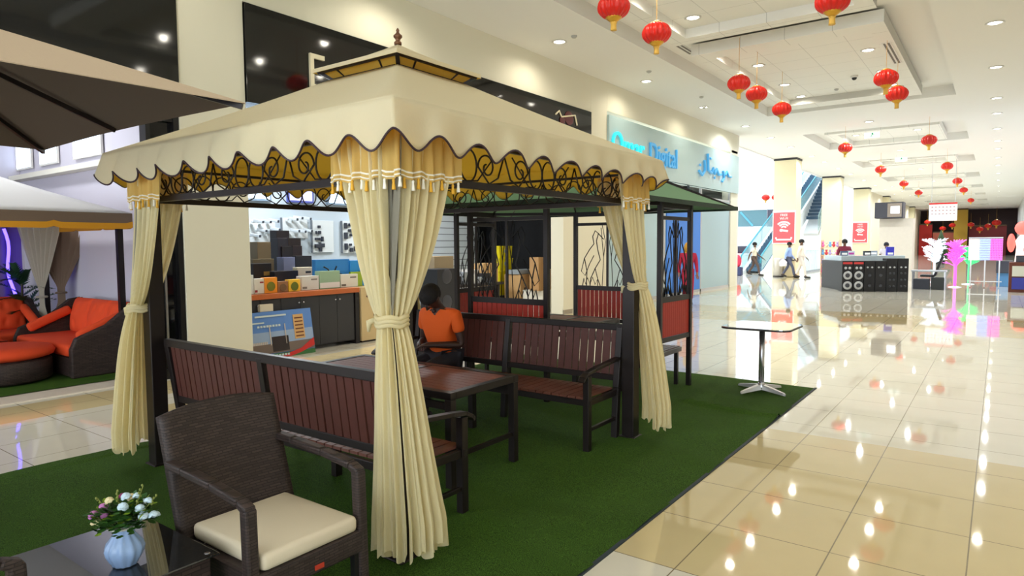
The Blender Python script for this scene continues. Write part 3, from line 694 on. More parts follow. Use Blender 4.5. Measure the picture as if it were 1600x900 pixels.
# ================= lanterns =================
R_L = .225
RED = mat('red_lantern_silk', (214, 34, 22), .35, spec=.5); GOLD = mat('gold_trim', (214, 160, 50), .35, metal=.5)
def lantern():
    t = thing('paper_lantern', 'x', 'lantern', (0, 0, 0))
    R = .225; prof = [(R*math.sin(PI*i/16)*1.0, R*.78*math.cos(PI*i/16)) for i in range(2, 15)]
    MB().lathe(prof, 96, (0, 0, 0), 16, .055).build('body', RED, t, True)
    m = MB().lathe([(R*.42, R*.70), (R*.42, R*.76), (R*.3, R*.82), (R*.2, R*.86)], 24); m.build('top_cap', GOLD, t, True)
    MB().lathe([(R*.55, -R*.64), (R*.45, -R*.74), (R*.3, -R*.86), (R*.2, -R*.92), (R*.2, -R*.98)], 24).build('bottom_cap', GOLD, t, True)
    MB().lathe([(.05, -R*.95), (.038, -R*1.05), (.04, -R*1.35), (.044, -R*1.45)], 16, (0, 0, 0), 8, .1).build('tassel', mat('yellow_tassel', (222, 176, 80), .7), t, True)
    MB().tube([(0, 0, R*.8), (0, 0, .945)], .004, 5).build('string', GOLD, t)
    return t
ln0 = lantern(); first = True
for x, ys in ((-4.58, [8.74, 10.22, 14.42, 15.7, 17.86, 26.48, 35.3, 44.6, 53.3]), (-2.01, [10.4, 15.87, 17.69, 26.28, 35.7, 44.7, 52.7, 66])):
    side = 'left' if x < -4 else 'right'
    nm = {8.74: 'nearest', 10.22: 'second nearest', 14.42: 'third nearest', 15.7: 'fourth nearest', 17.86: 'fifth nearest', 26.48: 'sixth nearest', 35.3: 'third furthest', 44.6: 'second furthest', 53.3: 'furthest', 10.4: 'nearest', 15.87: 'second nearest', 17.69: 'third nearest', 26.28: 'fourth nearest', 35.7: 'fourth furthest', 44.7: 'third furthest', 52.7: 'second furthest', 66: 'furthest'}
    for y in ys:
        lab = 'red and gold ribbed lantern, %s in the %s row under the ceiling' % (nm[y], side)
        if first: o = ln0; o.location = (x, y, 5.05); o['label'] = lab; o['group'] = 'red lanterns hanging from the ceiling'; first = False
        else: dup(ln0, (x, y, 5.05), label=lab, group='red lanterns hanging from the ceiling')
for i, (x, y) in enumerate([(-11.6, 42), (-11.1, 42.3)]):
    dup(ln0, (x, y, 4.45), label='small red lantern in the bright atrium, %s of two' % ('left' if i == 0 else 'right'), group='atrium lanterns')
ss_ = MB().tube([(0, 0, R_L*.8), (0, 0, .775)], .004, 5).build('string', GOLD)
for o in list(C.objects):
    if o.name.startswith('string') and o.parent and not (5.2 < o.parent.location.y < 22.2): o.data = ss_.data
bpy.data.objects.remove(ss_)
# ceiling fittings
for x, y, x2, n_ in ((-5.98, 14.8, 0, 'beside the second ceiling panel'), (-5.98, 11.2, 0, 'beside the nearest ceiling panel')):
    t = thing('air_slot', 'grey twin slot air diffuser ' + n_, 'vent', (x, y, 6.13))
    MB().box(-.1, .1, -.6, .6, -.012, 0).build('frame', TRIM, t); MB().box(-.07, -.02, -.56, .56, -.016, -.012).box(.02, .07, -.56, .56, -.016, -.012).build('slot', shade, t)
t = thing('air_slot', 'grey twin slot air diffuser near the right edge of the second ceiling panel', 'vent', (-2.05, 17., CH-.01)); MB().box(-.09, .09, -1, 1, -.012, 0).build('frame', TRIM, t); MB().box(-.06, -.02, -.95, .95, -.016, -.012).box(.02, .06, -.95, .95, -.016, -.012).build('slot', shade, t)
for x, y, l_ in ((-3.9, 27.6, 'nearer'), (-3.9, 36.5, 'further')):
    t = thing('exit_sign', 'small hanging green and white exit sign, the %s one' % l_, 'sign', (x, y, CH-.25))
    MB().box(-.25, .25, -.02, .02, -.1, .1).build('sign_panel', mat('sign_white', (235, 245, 240), .5, emit=.6), t)
    m = MB().ball((.02, -.025, .05), .03, .006, .03); m.bar((.02, -.025, .02), (-.02, -.025, -.03), .035, .01); m.bar((-.02, -.025, -.03), (-.08, -.025, -.07), .02, .01); m.bar((-.02, -.025, -.03), (.06, -.025, -.06), .02, .01); m.bar((.02, -.025, .01), (.09, -.025, 0), .015, .01); m.build('running_figure', mat('exit_green', (20, 150, 100), .5, emit=.5), t)
    MB().tube([(-.2, 0, .1), (-.2, 0, .25)], .006).tube([(.2, 0, .1), (.2, 0, .25)], .006).build('hanger', TRIM, t)
t = thing('dome_camera', 'small dark dome camera under the second ceiling panel', 'camera', (-3.2, 19.5, 6.0)); MB().lathe([(.09, 0), (.09, -.04), (.07, -.05)], 20).build('base', TRIM, t, True); MB().ball((0, 0, -.05), .065).build('dome', BLACKGL, t, True)
for i, (px, py) in enumerate([(897, 56), (1014, 111), (1096, 151), (1100, 167), (1307, 139)]):
    p = onz(px, py, CH if i != 4 else 6.0); t = thing('smoke_detector', 'small round ceiling detector, %s from the near end' % ['first', 'second', 'third', 'fourth', 'last'][i], 'detector', p)
    MB().lathe([(.06, 0), (.06, -.02), (.035, -.045), (.03, -.045)], 16).build('detector_body', mat('grey_plastic', (180, 178, 172), .5), t, True)
# ================= green pavilion =================
GRN = fabric('green_canvas', (104, 142, 108), (80, 120, 90), .12)
PVC = Vector((-4.3, 6.78, 0))
pv = thing('pavilion', 'green roofed dark metal pavilion with red slatted panels behind the cream gazebo', 'pavilion', (-4.3, 6.78, 0), world=True)
X0, X1, Y0, Y1 = -6.05, -2.6, 5.38, 8.2; ZP = 2.075; AP = (PVC.x, PVC.y, 2.95)
m = MB(); cs = [(X0, Y0), (X1, Y0), (X1, Y1), (X0, Y1)]
for i in range(4):
    a, b = cs[i], cs[(i+1) % 4]
    def fn(u, v, a=a, b=b):
        x = a[0]+(b[0]-a[0])*u; y = a[1]+(b[1]-a[1])*u
        return (x+(AP[0]-x)*v, y+(AP[1]-y)*v, ZP+(AP[2]-ZP)*v-.04*math.sin(PI*v))
    m.grid(fn, 12, 12)
rf = m.build('canopy', GRN, pv, solid=.006)
m = MB()
for i in range(4):
    a, b = cs[i], cs[(i+1) % 4]; m.bar((*a, ZP-.0), (*b, ZP-.0), .02, .045)
m.build('canopy_hem', mat('dark_green_hem', (40, 58, 46), .7), rf)
RS = mat('bright_red_slats', (178, 48, 34), .5, noise=.12, nscale=20)
def pav_panel(a, b, slats_open=True):
    a = Vector((*a, 0)); b = Vector((*b, 0)); d = (b-a).normalized(); L = (b-a).length; n = Vector((-d.y, d.x, 0)); up = Vector((0, 0, 1))
    for p in (a, b): MB().bar(p+up*.01, p+up*2.1, .05).build('post', DARK, pv)
    m = MB()
    for z, h in ((.61, .05), (1.05, .06), (1.93, .04), (2.06, .05)): m.bar(a+up*z, b+up*z, .035, h)
    m.bar(a+d*L/2+up*1.06, a+d*L/2+up*1.93, .025); m.build('panel_frame', DARK, pv)
    m = MB(); k = 14
    for i in range(k):
        s = .03+(i+.5)*(L-.06)/k; g = .012 if slats_open else .003; m.bar(a+d*s+up*.64, a+d*s+up*1.02, (L-.06)/k-g, .014, up=tuple(n))
    m.build('slats', RS, pv)
    for s, fl in ((.27, 1), (.73, -1)):
        m = MB(); P_ = lambda x, z: a+d*(L*s+fl*x*L)+up*(1.08+z)
        m.tube([P_(-.10, .0), P_(-.09, .2), P_(-.13, .38), P_(-.05, .5), P_(.02, .58), P_(.0, .68), P_(.04, .76), P_(.09, .72), P_(.17, .64)], .007, 5)
        m.tube([P_(.09, .72), P_(.06, .62), P_(.08, .5), P_(.12, .36), P_(.04, .24), P_(-.03, .1), P_(-.04, 0)], .007, 5)
        m.tube([P_(-.13, .38), P_(-.18, .2), P_(-.12, .14), P_(-.05, .3), P_(.02, .42)], .006, 5)
        m.tube([P_(.04, .24), P_(.08, .1), P_(.08, 0)], .006, 5)
        m.tube([P_(-.16, 0), P_(-.14, .1), P_(-.11, .02), P_(-.08, .11), P_(-.04, .02), P_(0, .12), P_(.04, .02), P_(.08, .1), P_(.12, 0)], .007, 5)
        m.tube([P_(.15, .0), P_(.17, .4), P_(.13, .8)], .005, 5); m.tube([P_(.17, .4), P_(.2, .6), P_(.15, .83)], .005, 5)
        m.build('heron_ironwork', mat('black_iron', (22, 20, 22), .5), pv, True)
pav_panel((-4.78, 5.72), (-3.76, 5.72)); pav_panel((-2.9, 6.6), (-2.86, 7.34), False); pav_panel((-4.8, 8.05), (-3.8, 8.05)); pav_panel((-5.75, 6.6), (-5.75, 7.4))
oc = [(-4.78, 5.72), (-3.76, 5.72), (-2.9, 6.6), (-2.86, 7.34), (-3.8, 8.05), (-4.8, 8.05), (-5.75, 7.4), (-5.75, 6.6)]
m = MB()
for i in range(8): m.bar((*oc[i], 2.08), (*oc[(i+1) % 8], 2.08), .04, .04)
m.build('ring_beam', DARK, pv)
m = MB()
for c_ in cs: m.bar((*c_, ZP), (AP[0], AP[1], AP[2]-.05), .025)
for p in oc: m.bar((*p, 2.1), (AP[0], AP[1], AP[2]-.06), .02)
m.build('rafters', DARK, pv)
def stool_bench(label, loc, rz, L):
    t = thing('slatted_bench', label, 'bench', loc, rz)
    m = MB()
    for i in range(7): m.box(-L/2, L/2, -.19+i*.055, -.19+i*.055+.046, .43, .448)
    m.build('seat', mat('plum_slats', (96, 70, 74), .4), t)
    m = MB().bar((-L/2, -.2, .415), (L/2, -.2, .415), .03, .05); m.bar((-L/2, .2, .415), (L/2, .2, .415), .03, .05); m.bar((-L/2, -.2, .415), (-L/2, .2, .415), .03, .05); m.bar((L/2, -.2, .415), (L/2, .2, .415), .03, .05); m.build('frame', mat('grey_metal', (100, 95, 98), .35, metal=.5), t)
    for x in (-L/2+.05, L/2-.05):
        for y in (-.17, .17): MB().box(x-.02, x+.02, y-.02, y+.02, 0, .4).build('leg', DARK, t)
stool_bench('backless slatted bench against the right red panel of the pavilion', (-3.17, 6.97, .012), PI/2, .78)
stool_bench('backless slatted bench against the far red panel of the pavilion', (-4.3, 7.78, .012), 0, .95)
stool_bench('backless slatted bench against the left panel of the pavilion', (-5.48, 7.0, .012), PI/2, .78)
slat_table('garden_table', 'slatted wooden table inside the green pavilion', -4.75, -3.75, 6.3, 7.35, .74)
# ================= left bay =================
TAUPE = fabric('taupe_canvas', (128, 108, 92), (110, 92, 76), .2)
um = thing('parasol', 'large taupe square parasol overhanging the top left corner', 'parasol', (-5.15, .75, .012), world=True)
ux, uy, uh = -5.15, .75, 1.53
m = MB(); uc = [(-uh, -uh), (uh, -uh), (uh, uh), (-uh, uh)]
for i in range(4):
    a, b = uc[i], uc[(i+1) % 4]
    def fn(u, v, a=a, b=b):
        x = a[0]+(b[0]-a[0])*u; y = a[1]+(b[1]-a[1])*u; s = 1-.035*math.sin(PI*u)*(1-v)
        return (ux+x*(1-v)*s, uy+y*(1-v)*s, 2.5+.62*v)
    m.grid(fn, 12, 10)
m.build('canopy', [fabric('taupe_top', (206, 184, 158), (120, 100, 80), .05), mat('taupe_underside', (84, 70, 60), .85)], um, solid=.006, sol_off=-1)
m = MB()
for a in uc: m.bar((ux+a[0]*.99, uy+a[1]*.99, 2.475), (ux, uy, 3.05), .025, .03)
for a, b in zip(uc, uc[1:]+uc[:1]): q = ((a[0]+b[0])/2*.95, (a[1]+b[1])/2*.95); m.bar((ux+q[0], uy+q[1], 2.49), (ux, uy, 3.05), .02, .03)
for a in uc: m.bar((ux+a[0]*.5, uy+a[1]*.5, 2.77), (ux, uy, 2.45), .02, .02)
m.build('rib', DARK, um); MB().lathe([(.035, .02), (.035, 3.1)], 16, (ux, uy, 0)).build('pole', DARK, um, True)
MB().lathe([(.06, 0), (.05, .06), (.03, .09)], 16, (ux, uy, 3.1)).build('finial', DARK, um, True); MB().box(ux-.4, ux+.4, uy-.4, uy+.4, .012, .08).build('base', mat('dark_stone', (60, 58, 56), .7), um, bevel=.01)
# beige gazebo with yellow trim
bz = thing('gazebo', 'white roofed gazebo with taupe valance and yellow trim over the orange sofas', 'gazebo', (-11, 2.4, 0), world=True)
bx0, bx1, by0, by1, be = -12.9, -9.3, .5, 4.14, 2.1
WC = fabric('white_canvas', (236, 234, 232), (235, 233, 230), .3)
m = MB(); bc = [(bx0, by0), (bx1, by0), (bx1, by1), (bx0, by1)]; ap = ((bx0+bx1)/2, (by0+by1)/2, 2.95)
for i in range(4):
    a, b = bc[i], bc[(i+1) % 4]
    def fn(u, v, a=a, b=b):
        x = a[0]+(b[0]-a[0])*u; y = a[1]+(b[1]-a[1])*u
        return (x+(ap[0]-x)*v, y+(ap[1]-y)*v, be+(ap[2]-be)*v-.05*math.sin(PI*v))
    m.grid(fn, 12, 12)
m.build('canopy', WC, bz, True, solid=.006)
m = MB(); m2 = MB(); m3 = MB()
for i in range(4):
    a, b = bc[i], bc[(i+1) % 4]
    def sv(u): s = (u*4) % 1; return .025*max(0, 1-min(s, 1-s)/.09)
    def fn(u, v, a=a, b=b): return (a[0]+(b[0]-a[0])*u, a[1]+(b[1]-a[1])*u, be-(.13-sv(u)*.9)*v)
    def f2(u, v, a=a, b=b): return (a[0]+(b[0]-a[0])*u, a[1]+(b[1]-a[1])*u, be-(.13-sv(u)*.9)-.075*v)
    m.grid(fn, 96, 2); m2.grid(f2, 96, 1)
m.build('valance', TAUPE, bz, solid=.008); m2.build('yellow_trim', mat('mustard_trim', (212, 146, 24), .7), bz, solid=.014)
for x, y in ((bx0+.12, by0+.12), (bx1-.12, by0+.12), (bx1-.12, by1-.12), (bx0+.9, by1-.12)): MB().box(x-.035, x+.035, y-.035, y+.035, .01, 2.08).build('post', DARK, bz)
def pinch(label, cx, cy, wt_, zt, mt, n_='curtain'):
    t = thing(n_, label, 'curtain', (cx, cy, 0), world=True)
    def fn(u, v):
        z = 1.98-1.9*v; k = (abs(z-zt)/(1.98-zt))**.9 if z > zt else ((zt-z)/(zt))**.8*.55; k = max(.12, min(1, k))
        return (cx+(u-.5)*wt_*k*.7, cy+(u-.5)*wt_*k*.7+.03*math.sin(u*40)*k, z)
    MB().grid(fn, 60, 40).build('drape', mt, t, True)
    MB().tube([(cx+.05*math.cos(a*PI/6), cy+.07*math.sin(a*PI/6), zt) for a in range(12)], .018, 6, True).build('tieback', mt, t, True)
pinch('taupe curtain pinched in the middle at the back of the white gazebo', -11.85, 4.17, .95, .95, TAUPE)
pinch('pale curtain tied beside the taupe one behind the plant', -11.9, 3.92, .6, .9, fabric('pale_curtain', (205, 198, 180), (205, 198, 180), .3))
VIO = fabric('violet_curtain', (128, 104, 158), (120, 90, 170), .3)
t = thing('curtain', 'violet lit full curtain hanging behind the orange sofas', 'curtain', (-12.4, 2.8, 0), world=True)
MB().grid(lambda u, v: (-12.45+.05*math.sin(u*70), .8+u*3.05, 2.0-1.9*v), 160, 6).build('drape', VIO, t, True)
PUR = mat('violet_neon', (90, 70, 255), .4, emit=5)
t = thing('neon_strip', 'wavy vertical violet neon strip at the left edge of the bay', 'lamp', (-12.3, 3.25, 0), world=True)
MB().tube([(-12.3, 3.6+.03*math.sin(i*.7)+i*.008, 1.95-i*.1) for i in range(16)], .022, 6).build('tube', PUR, t, True)
# plant
pt_ = thing('potted_palm', 'dark green potted palm between the sofas in front of violet curtain', 'plant', (-12.2, 3.75, .0))
MB().lathe([(.12, 0), (.16, .02), (.2, .36), (.19, .38), (.17, .36)], 24).build('pot', mat('dark_pot', (60, 50, 48), .5), pt_, True)
m = MB(); rnd = random.Random(3); st = MB(); st.tube([(0, 0, .3), (.01, .01, 1.1)], [.03, .015], 8); st.build('stem', mat('palm_stem', (70, 66, 40), .7), pt_)
for i in range(26):
    a = rnd.uniform(0, 2*PI); z0 = rnd.uniform(.6, 1.15); L = rnd.uniform(.3, .5); el = rnd.uniform(.1, 1.1)
    d = Vector((math.cos(a)*math.cos(el), math.sin(a)*math.cos(el), math.sin(el)))
    for j in range(9):
        q = Vector((0, 0, z0))+d*L*(j+1)/9-Vector((0, 0, .12*(j/9)**2)); s = Vector((-math.sin(a), math.cos(a), .1))
        for sg_ in (-1, 1):
            e = q+(s*sg_*.8+d*.6).normalized()*(.13*(1-.5*j/9)); w_ = d*.028
            m.add([q-w_, q+w_, e], [(0, 1, 2)])
m.build('fronds', mat('palm_green', (34, 74, 44), .6), pt_)
ORG = mat('orange_cushion', (226, 74, 30), .8, bump=.1, bscale=200)
def tuft(u, v, w_, h_): return -.035*(math.exp(-((u*3 % 1-.5)**2)*40)*math.exp(-((v*2 % 1-.5)**2)*20))
def sofa(label, loc, rz, W, flare):
    """faces local -Y"""
    t = thing('wicker_sofa', label, 'sofa', loc, rz)
    prof = [(-.42, 0), (-.42, .36), (-.36, .50), (.0, .64), (.28, .86), (.42, .88), (.46, .8), (.46, 0)]
    for s in (-1, 1):
        x0, x1 = s*W/2, s*(W/2-.1); v = [(x0, y, z) for y, z in prof]+[(x1, y, z) for y, z in prof]; n = len(prof)
        MB().add(v, [tuple(range(n)) if s < 0 else tuple(range(n))[::-1], tuple(range(n, 2*n))[::-1] if s < 0 else tuple(range(n, 2*n))]+[(i, (i+1) % n, n+(i+1) % n, n+i) for i in range(n)]).build('side_panel', WICKD, t, bevel=.02)
        MB().bar((s*(W/2-.14), -.3, .5), (s*(W/2-.14), .25, .74), .1, .13).build('arm_cushion', ORG, t, True, bevel=.04)
    MB().box(-W/2+.08, W/2-.08, -.42, .4, .02, .26).build('base', WICKD, t, bevel=.01)
    MB().box(-W/2+.05, W/2-.05, .36, .46, .02, .86).build('back_panel', WICKD, t, bevel=.03)
    MB().box(-W/2+.1, W/2-.1, -.44, .3, .265, .42).build('seat_cushion', ORG, t, True, bevel=.05)
    k = max(1, round((W-.2)/.62)); cw = (W-.2)/k
    for i in range(k):
        m = MB(); cx = -W/2+.1+cw*(i+.5)
        def fn(u, v, cx=cx, sgn=1): 
            b = math.sin(PI*u)**.35*math.sin(PI*v)**.35
            return (cx+(u-.5)*cw, .26+.1*v-.11*b-tuft(u, v, 0, 0)*1.0*b, .40+.5*v)
        m.grid(fn, 24, 20); m.grid(lambda u, v, cx=cx: (cx+(.5-u)*cw, .28+.1*v, .40+.5*v), 2, 2)
        m.build('back_cushion', ORG, t, True)
    return t
sofa('brown wicker sofa with orange cushions, its side panel facing the aisle', (-10.25, 3.76, .012), .0, 1.95, 1)
sofa('brown wicker sofa with orange tufted back, further left of the palm', (-11.85, 2.92, .012), PI/2, 1.9, 1)
o = thing('ottoman', 'round wicker ottoman with orange cushion nearest the aisle', 'ottoman', (-9.85, 2.78, .012))
MB().lathe([(.5, .02), (.52, .05), (.52, .26), (.48, .29)], 40).build('base', WICKD, o, True); MB().lathe([(.46, .29), (.54, .32), (.56, .37), (.52, .42), (.4, .44), (.05, .445)], 40).build('cushion', ORG, o, True)
o = thing('coffee_table', 'low dark wicker coffee table with reddish glass top between the sofas', 'table', (-10.95, 2.6, .012))
MB().box(-.4, .4, -.4, .4, .05, .4).build('base', WICKD, o, bevel=.02); MB().box(-.45, .45, -.45, .45, .41, .425).build('glass_top', mat('red_brown_glass', (90, 30, 24), .05), o, bevel=.004)
# frames on the bay wall
LIT = mat('lit_picture', (215, 232, 255), .5, emit=1.6)
for i, (a, b) in enumerate(((-12.95, -12.2), (-11.6, -10.6), (-14, -13.3))):
    t = thing('light_box', ['bright framed light box in the middle of the bay wall', 'bright framed light box on the bay wall nearest the aisle', 'bright framed light box at the far left of the bay wall'][i], 'light box', ((a+b)/2, 4.36, 3.25), group='light boxes on the bay wall')
    w2 = (b-a)/2; MB().box(-w2, w2, -.03, .0, -.24, .26).build('frame', TRIM, t); MB().box(-w2+.03, w2-.03, -.036, -.03, -.21, .23).build('screen', LIT, t)
struct(MB().box(-13.98, -8.7, 4.2, 4.378, 2.82, 2.9).build('trim_ledge', WHITE))
# dark framed narrow glass by the pillar
t = thing('shop_door', 'narrow dark framed glass door leaf beside the cream pillar', 'door', (-8.4, 4.1, 0), world=True)
MB().box(-8.48, -8.32, 4.24, 4.305, .0, 3.3).box(-8.48, -8.32, 3.9, 3.95, 0, 3.3).box(-8.46, -8.34, 3.95, 4.24, 3.2, 3.3).box(-8.46, -8.34, 3.95, 4.24, 0, .12).build('frame', mat('black_frame', (20, 19, 22), .3), t)
MB().box(-8.41, -8.4, 3.95, 4.24, .12, 3.2).build('glass_leaf', mat('dark_glass', (14, 13, 18), .04, spec=.6), t); MB().box(-8.39, -8.36, 4.08, 4.105, .5, 1.9).build('pull_handle', CHROME, t)
# ================= electronics shop =================
OC = mat('orange_wood_edge', (186, 98, 50), .35, noise=.1, nscale=10); CD = mat('charcoal_door', (48, 48, 52), .4)
ct_ = thing('shop_counter', 'shop counter with orange wood top and charcoal cupboard doors', 'counter', (-9, 6.4, 0), world=True)
MB().box(-9.35, -8.72, 5.25, 7.5, .87, .95).build('countertop', OC, ct_, bevel=.006)
MB().box(-9.3, -8.78, 5.28, 7.42, .06, .87).build('carcass', mat('counter_carcass', (34, 34, 37), .5), ct_)
MB().box(-9.28, -8.74, 7.42, 7.5, .0, .87).build('end_panel', mat('counter_end', (28, 24, 26), .5), ct_)
for i in range(6):
    y0 = 5.29+i*.352; d = MB().box(-8.78, -8.76, y0+.003, y0+.349, .08, .86).build('door', CD, ct_)
    yk = y0+.349-.04 if i % 2 == 0 else y0+.045; MB().ball((-8.745, yk, .78), .016).build('knob', CHROME, d, True)
t = thing('cabinet', 'tall pale beige metal cabinet with a small grey grille at the counter end', 'cabinet', (-8.95, 7.85, 0), world=True)
BE = mat('beige_cabinet', (206, 180, 132), .5)
MB().box(-9.3, -8.72, 7.53, 8.15, .03, .95).build('body', BE, t, bevel=.005); MB().box(-8.72, -8.712, 7.8, 8.0, .33, .53).build('grille', mat('grey_grille', (110, 104, 95), .5), t); MB().ball((-8.71, 7.66, .79), .02).build('lock', mat('brown_lock', (100, 60, 40), .5), t); MB().box(-9.28, -8.74, 7.55, 8.13, 0, .03).build('plinth', DARK, t)
# poster board leaning on the counter
pb = thing('picture_board', 'blue sky printed picture board with towers leaning against the charcoal cupboards', 'board', (-8.66, 5.9, 0), world=True)
MT = Matrix.Translation((-8.57, 5.9, 0)) @ Matrix.Rotation(-.16, 4, 'Y')
def pbx(mt, n_, y0, y1, z0, z1, d=0, par=pb): return MB().box(-.0+d*.004-.002, .002+d*.004, y0, y1, z0, z1, MT).build(n_, mt, par)
SKYB = mat('print_sky_blue', (96, 138, 206), .3); 
bd = MB().box(-.03, 0, -.56, .56, .0, .70, MT).build('board', SKYB, pb)
pbx(mat('print_pale_sky', (150, 172, 205), .3), 'lower_sky', -.55, .55, .16, .40, 1, bd); pbx(mat('print_ground', (120, 105, 96), .3), 'ground', -.55, .55, .08, .22, 2, bd); pbx(mat('print_green', (60, 110, 60), .3), 'green_strip', -.55, .55, .0, .07, 3, bd)
pbx(mat('print_tan_tower', (214, 170, 112), .3), 'tower', .22, .40, .25, .62, 2, bd)
m = MB()
for k_ in range(6): m.box(.012, .014, .24, .38, .28+k_*.055, .30+k_*.055, MT)
m.build('tower_lines', mat('print_brown', (110, 60, 40), .3), bd)
pbx(mat('print_black_block', (50, 42, 42), .3), 'dark_block', -.18, .10, .1, .32, 3, bd)
m = MB(); 
for y in (-.2, .06): m.box(.012, .014, y-.008, y+.008, .2, .5, MT)
for k_ in range(9): m.box(.012, .014, -.52+k_*.03, -.50+k_*.03, .22, .26, MT)
m.build('minarets', mat('print_pale_stone', (205, 196, 186), .3), bd)
m = MB(); m.add([MT @ Vector((.016, y, z)) for y, z in ((-.1, .02), (.3, .1), (.55, .24), (.55, .12), (.3, .04), (.1, .0))], [(0, 1, 2, 3, 4, 5)]); m.build('red_ribbon', mat('print_red', (200, 48, 44), .3), bd)
m = MB(); m.box(.014, .016, -.42, .1, .62, .645, MT); m.box(.014, .016, -.5, -.28, .53, .55, MT)
for k_ in range(8): m.box(.016, .018, -.40+k_*.05, -.365+k_*.05, .47, .50, MT); 
for k_ in range(12): m.box(.018, .02, -.5+k_*.05, -.465+k_*.05, .025, .055, MT)
m.build('print_captions', mat('print_white', (200, 215, 215), .3), bd)
tag(MB().box(-8.78, -8.70, 5.6, 5.82, .69, .8).build('carton', mat('pale_card', (214, 204, 184), .7), None, bevel=.004), 'small pale card box behind the picture board top', 'box')
bpy.data.objects['carton'].location = (0, 0, 0)
# goods on the counter: (px0, py_top, px1, plane x, depth, z bottom, colour, band colour, name, label)
def goods(px0, pyt, px1, x, dep, z0, col, name, label, cat, face=None, grp=None, rough=.5):
    a = onx(px0, pyt, x); b = onx(px1, pyt, x); y0, y1 = sorted((a.y, b.y)); z1 = a.z if z0 < a.z else z0+.1
    h = max(.03, z1-z0); t = thing(name, label, cat, (x-dep/2, (y0+y1)/2, z0), group=grp)
    w2 = (y1-y0)/2; MB().box(-dep/2, dep/2, -w2, w2, 0, h).build('carton', mat('g_%d_%d_%d' % col, col, rough), t, bevel=.004)
    if face:
        kind, fc = face; m = MB(); X_ = dep/2
        if kind == 'disc': m.add([(X_+.004, 0+w2*.62*math.cos(k_*PI/10), h*.42+w2*.62*math.sin(k_*PI/10)) for k_ in range(20)], [tuple(range(20))]); m.tube([(X_+.004, w2*.62*math.cos(k_*PI/10), h*.42+w2*.62*math.sin(k_*PI/10)) for k_ in range(20)], .004, 5, True)
        elif kind == 'band': m.box(X_, X_+.003, -w2*.96, w2*.96, h*.05, h*.35)
        elif kind == 'top': m.box(X_, X_+.003, -w2*.96, w2*.96, h*.6, h*.92)
        elif kind == 'drone':
            m.bar((X_+.004, -w2*.5, h*.55), (X_+.004, w2*.5, h*.45), .012, .03); m.bar((X_+.004, -w2*.1, h*.35), (X_+.004, w2*.2, h*.75), .012, .02); m.ball((X_+.004, w2*.3, h*.4), .006, w2*.25, h*.1)
        elif kind == 'mark': m.box(X_, X_+.003, -w2*.9, -w2*.4, h*.1, h*.25); m.box(X_, X_+.003, w2*.1, w2*.8, h*.7, h*.8)
        m.build('print', mat('g_%d_%d_%d' % fc, fc, .5), t)
    return t
ZC_ = .953; G = 'product boxes along the shop counter'
goods(388, 430, 396, -8.85, .12, ZC_, (222, 224, 220), 'product_box', 'white product box at the left end of the counter', 'box', None, G)
goods(397, 436, 413, -8.84, .1, ZC_, (224, 220, 210), 'product_box', 'white and red product box second on the counter', 'box', ('mark', (150, 40, 50)), G)
goods(413, 434, 433, -8.83, .1, ZC_, (236, 146, 36), 'product_box', 'orange product box with a round green picture', 'box', ('disc', (120, 120, 30)), G)
goods(434, 440, 450, -8.84, .1, ZC_, (150, 104, 68), 'product_box', 'plain brown cardboard box between orange and yellow boxes', 'box', ('disc', (120, 90, 60)), G)
goods(451, 437, 469, -8.83, .1, ZC_, (238, 188, 50), 'product_box', 'yellow product box with a round green picture', 'box', ('disc', (100, 110, 30)), G)
goods(471, 432, 498, -8.9, .14, ZC_, (212, 212, 206), 'product_box', 'wide white product box with small grey print', 'box', ('mark', (120, 116, 110)), G)
goods(499, 424, 531, -8.9, .12, ZC_, (150, 180, 150), 'product_box', 'picture box with green and grey landscape print', 'box', ('band', (226, 224, 220)), G)
goods(532, 429, 559, -8.92, .12, ZC_, (220, 218, 206), 'product_box', 'cream product box right of the landscape box', 'box', ('mark', (110, 100, 90)), G)
goods(493, 406, 546, -9.08, .1, ZC_, (48, 128, 200), 'drone_box', 'large blue sky printed box standing behind the small boxes', 'box', ('drone', (30, 36, 50)), G)
goods(547, 407, 596, -9.05, .1, ZC_, (40, 140, 216), 'drone_box', 'large bright blue printed box at the right counter end', 'box', ('drone', (28, 32, 44)), G)
goods(548, 425, 566, -8.99, .05, ZC_, (150, 176, 50), 'product_box', 'lime green slim box in front of the blue box', 'box', None, G)
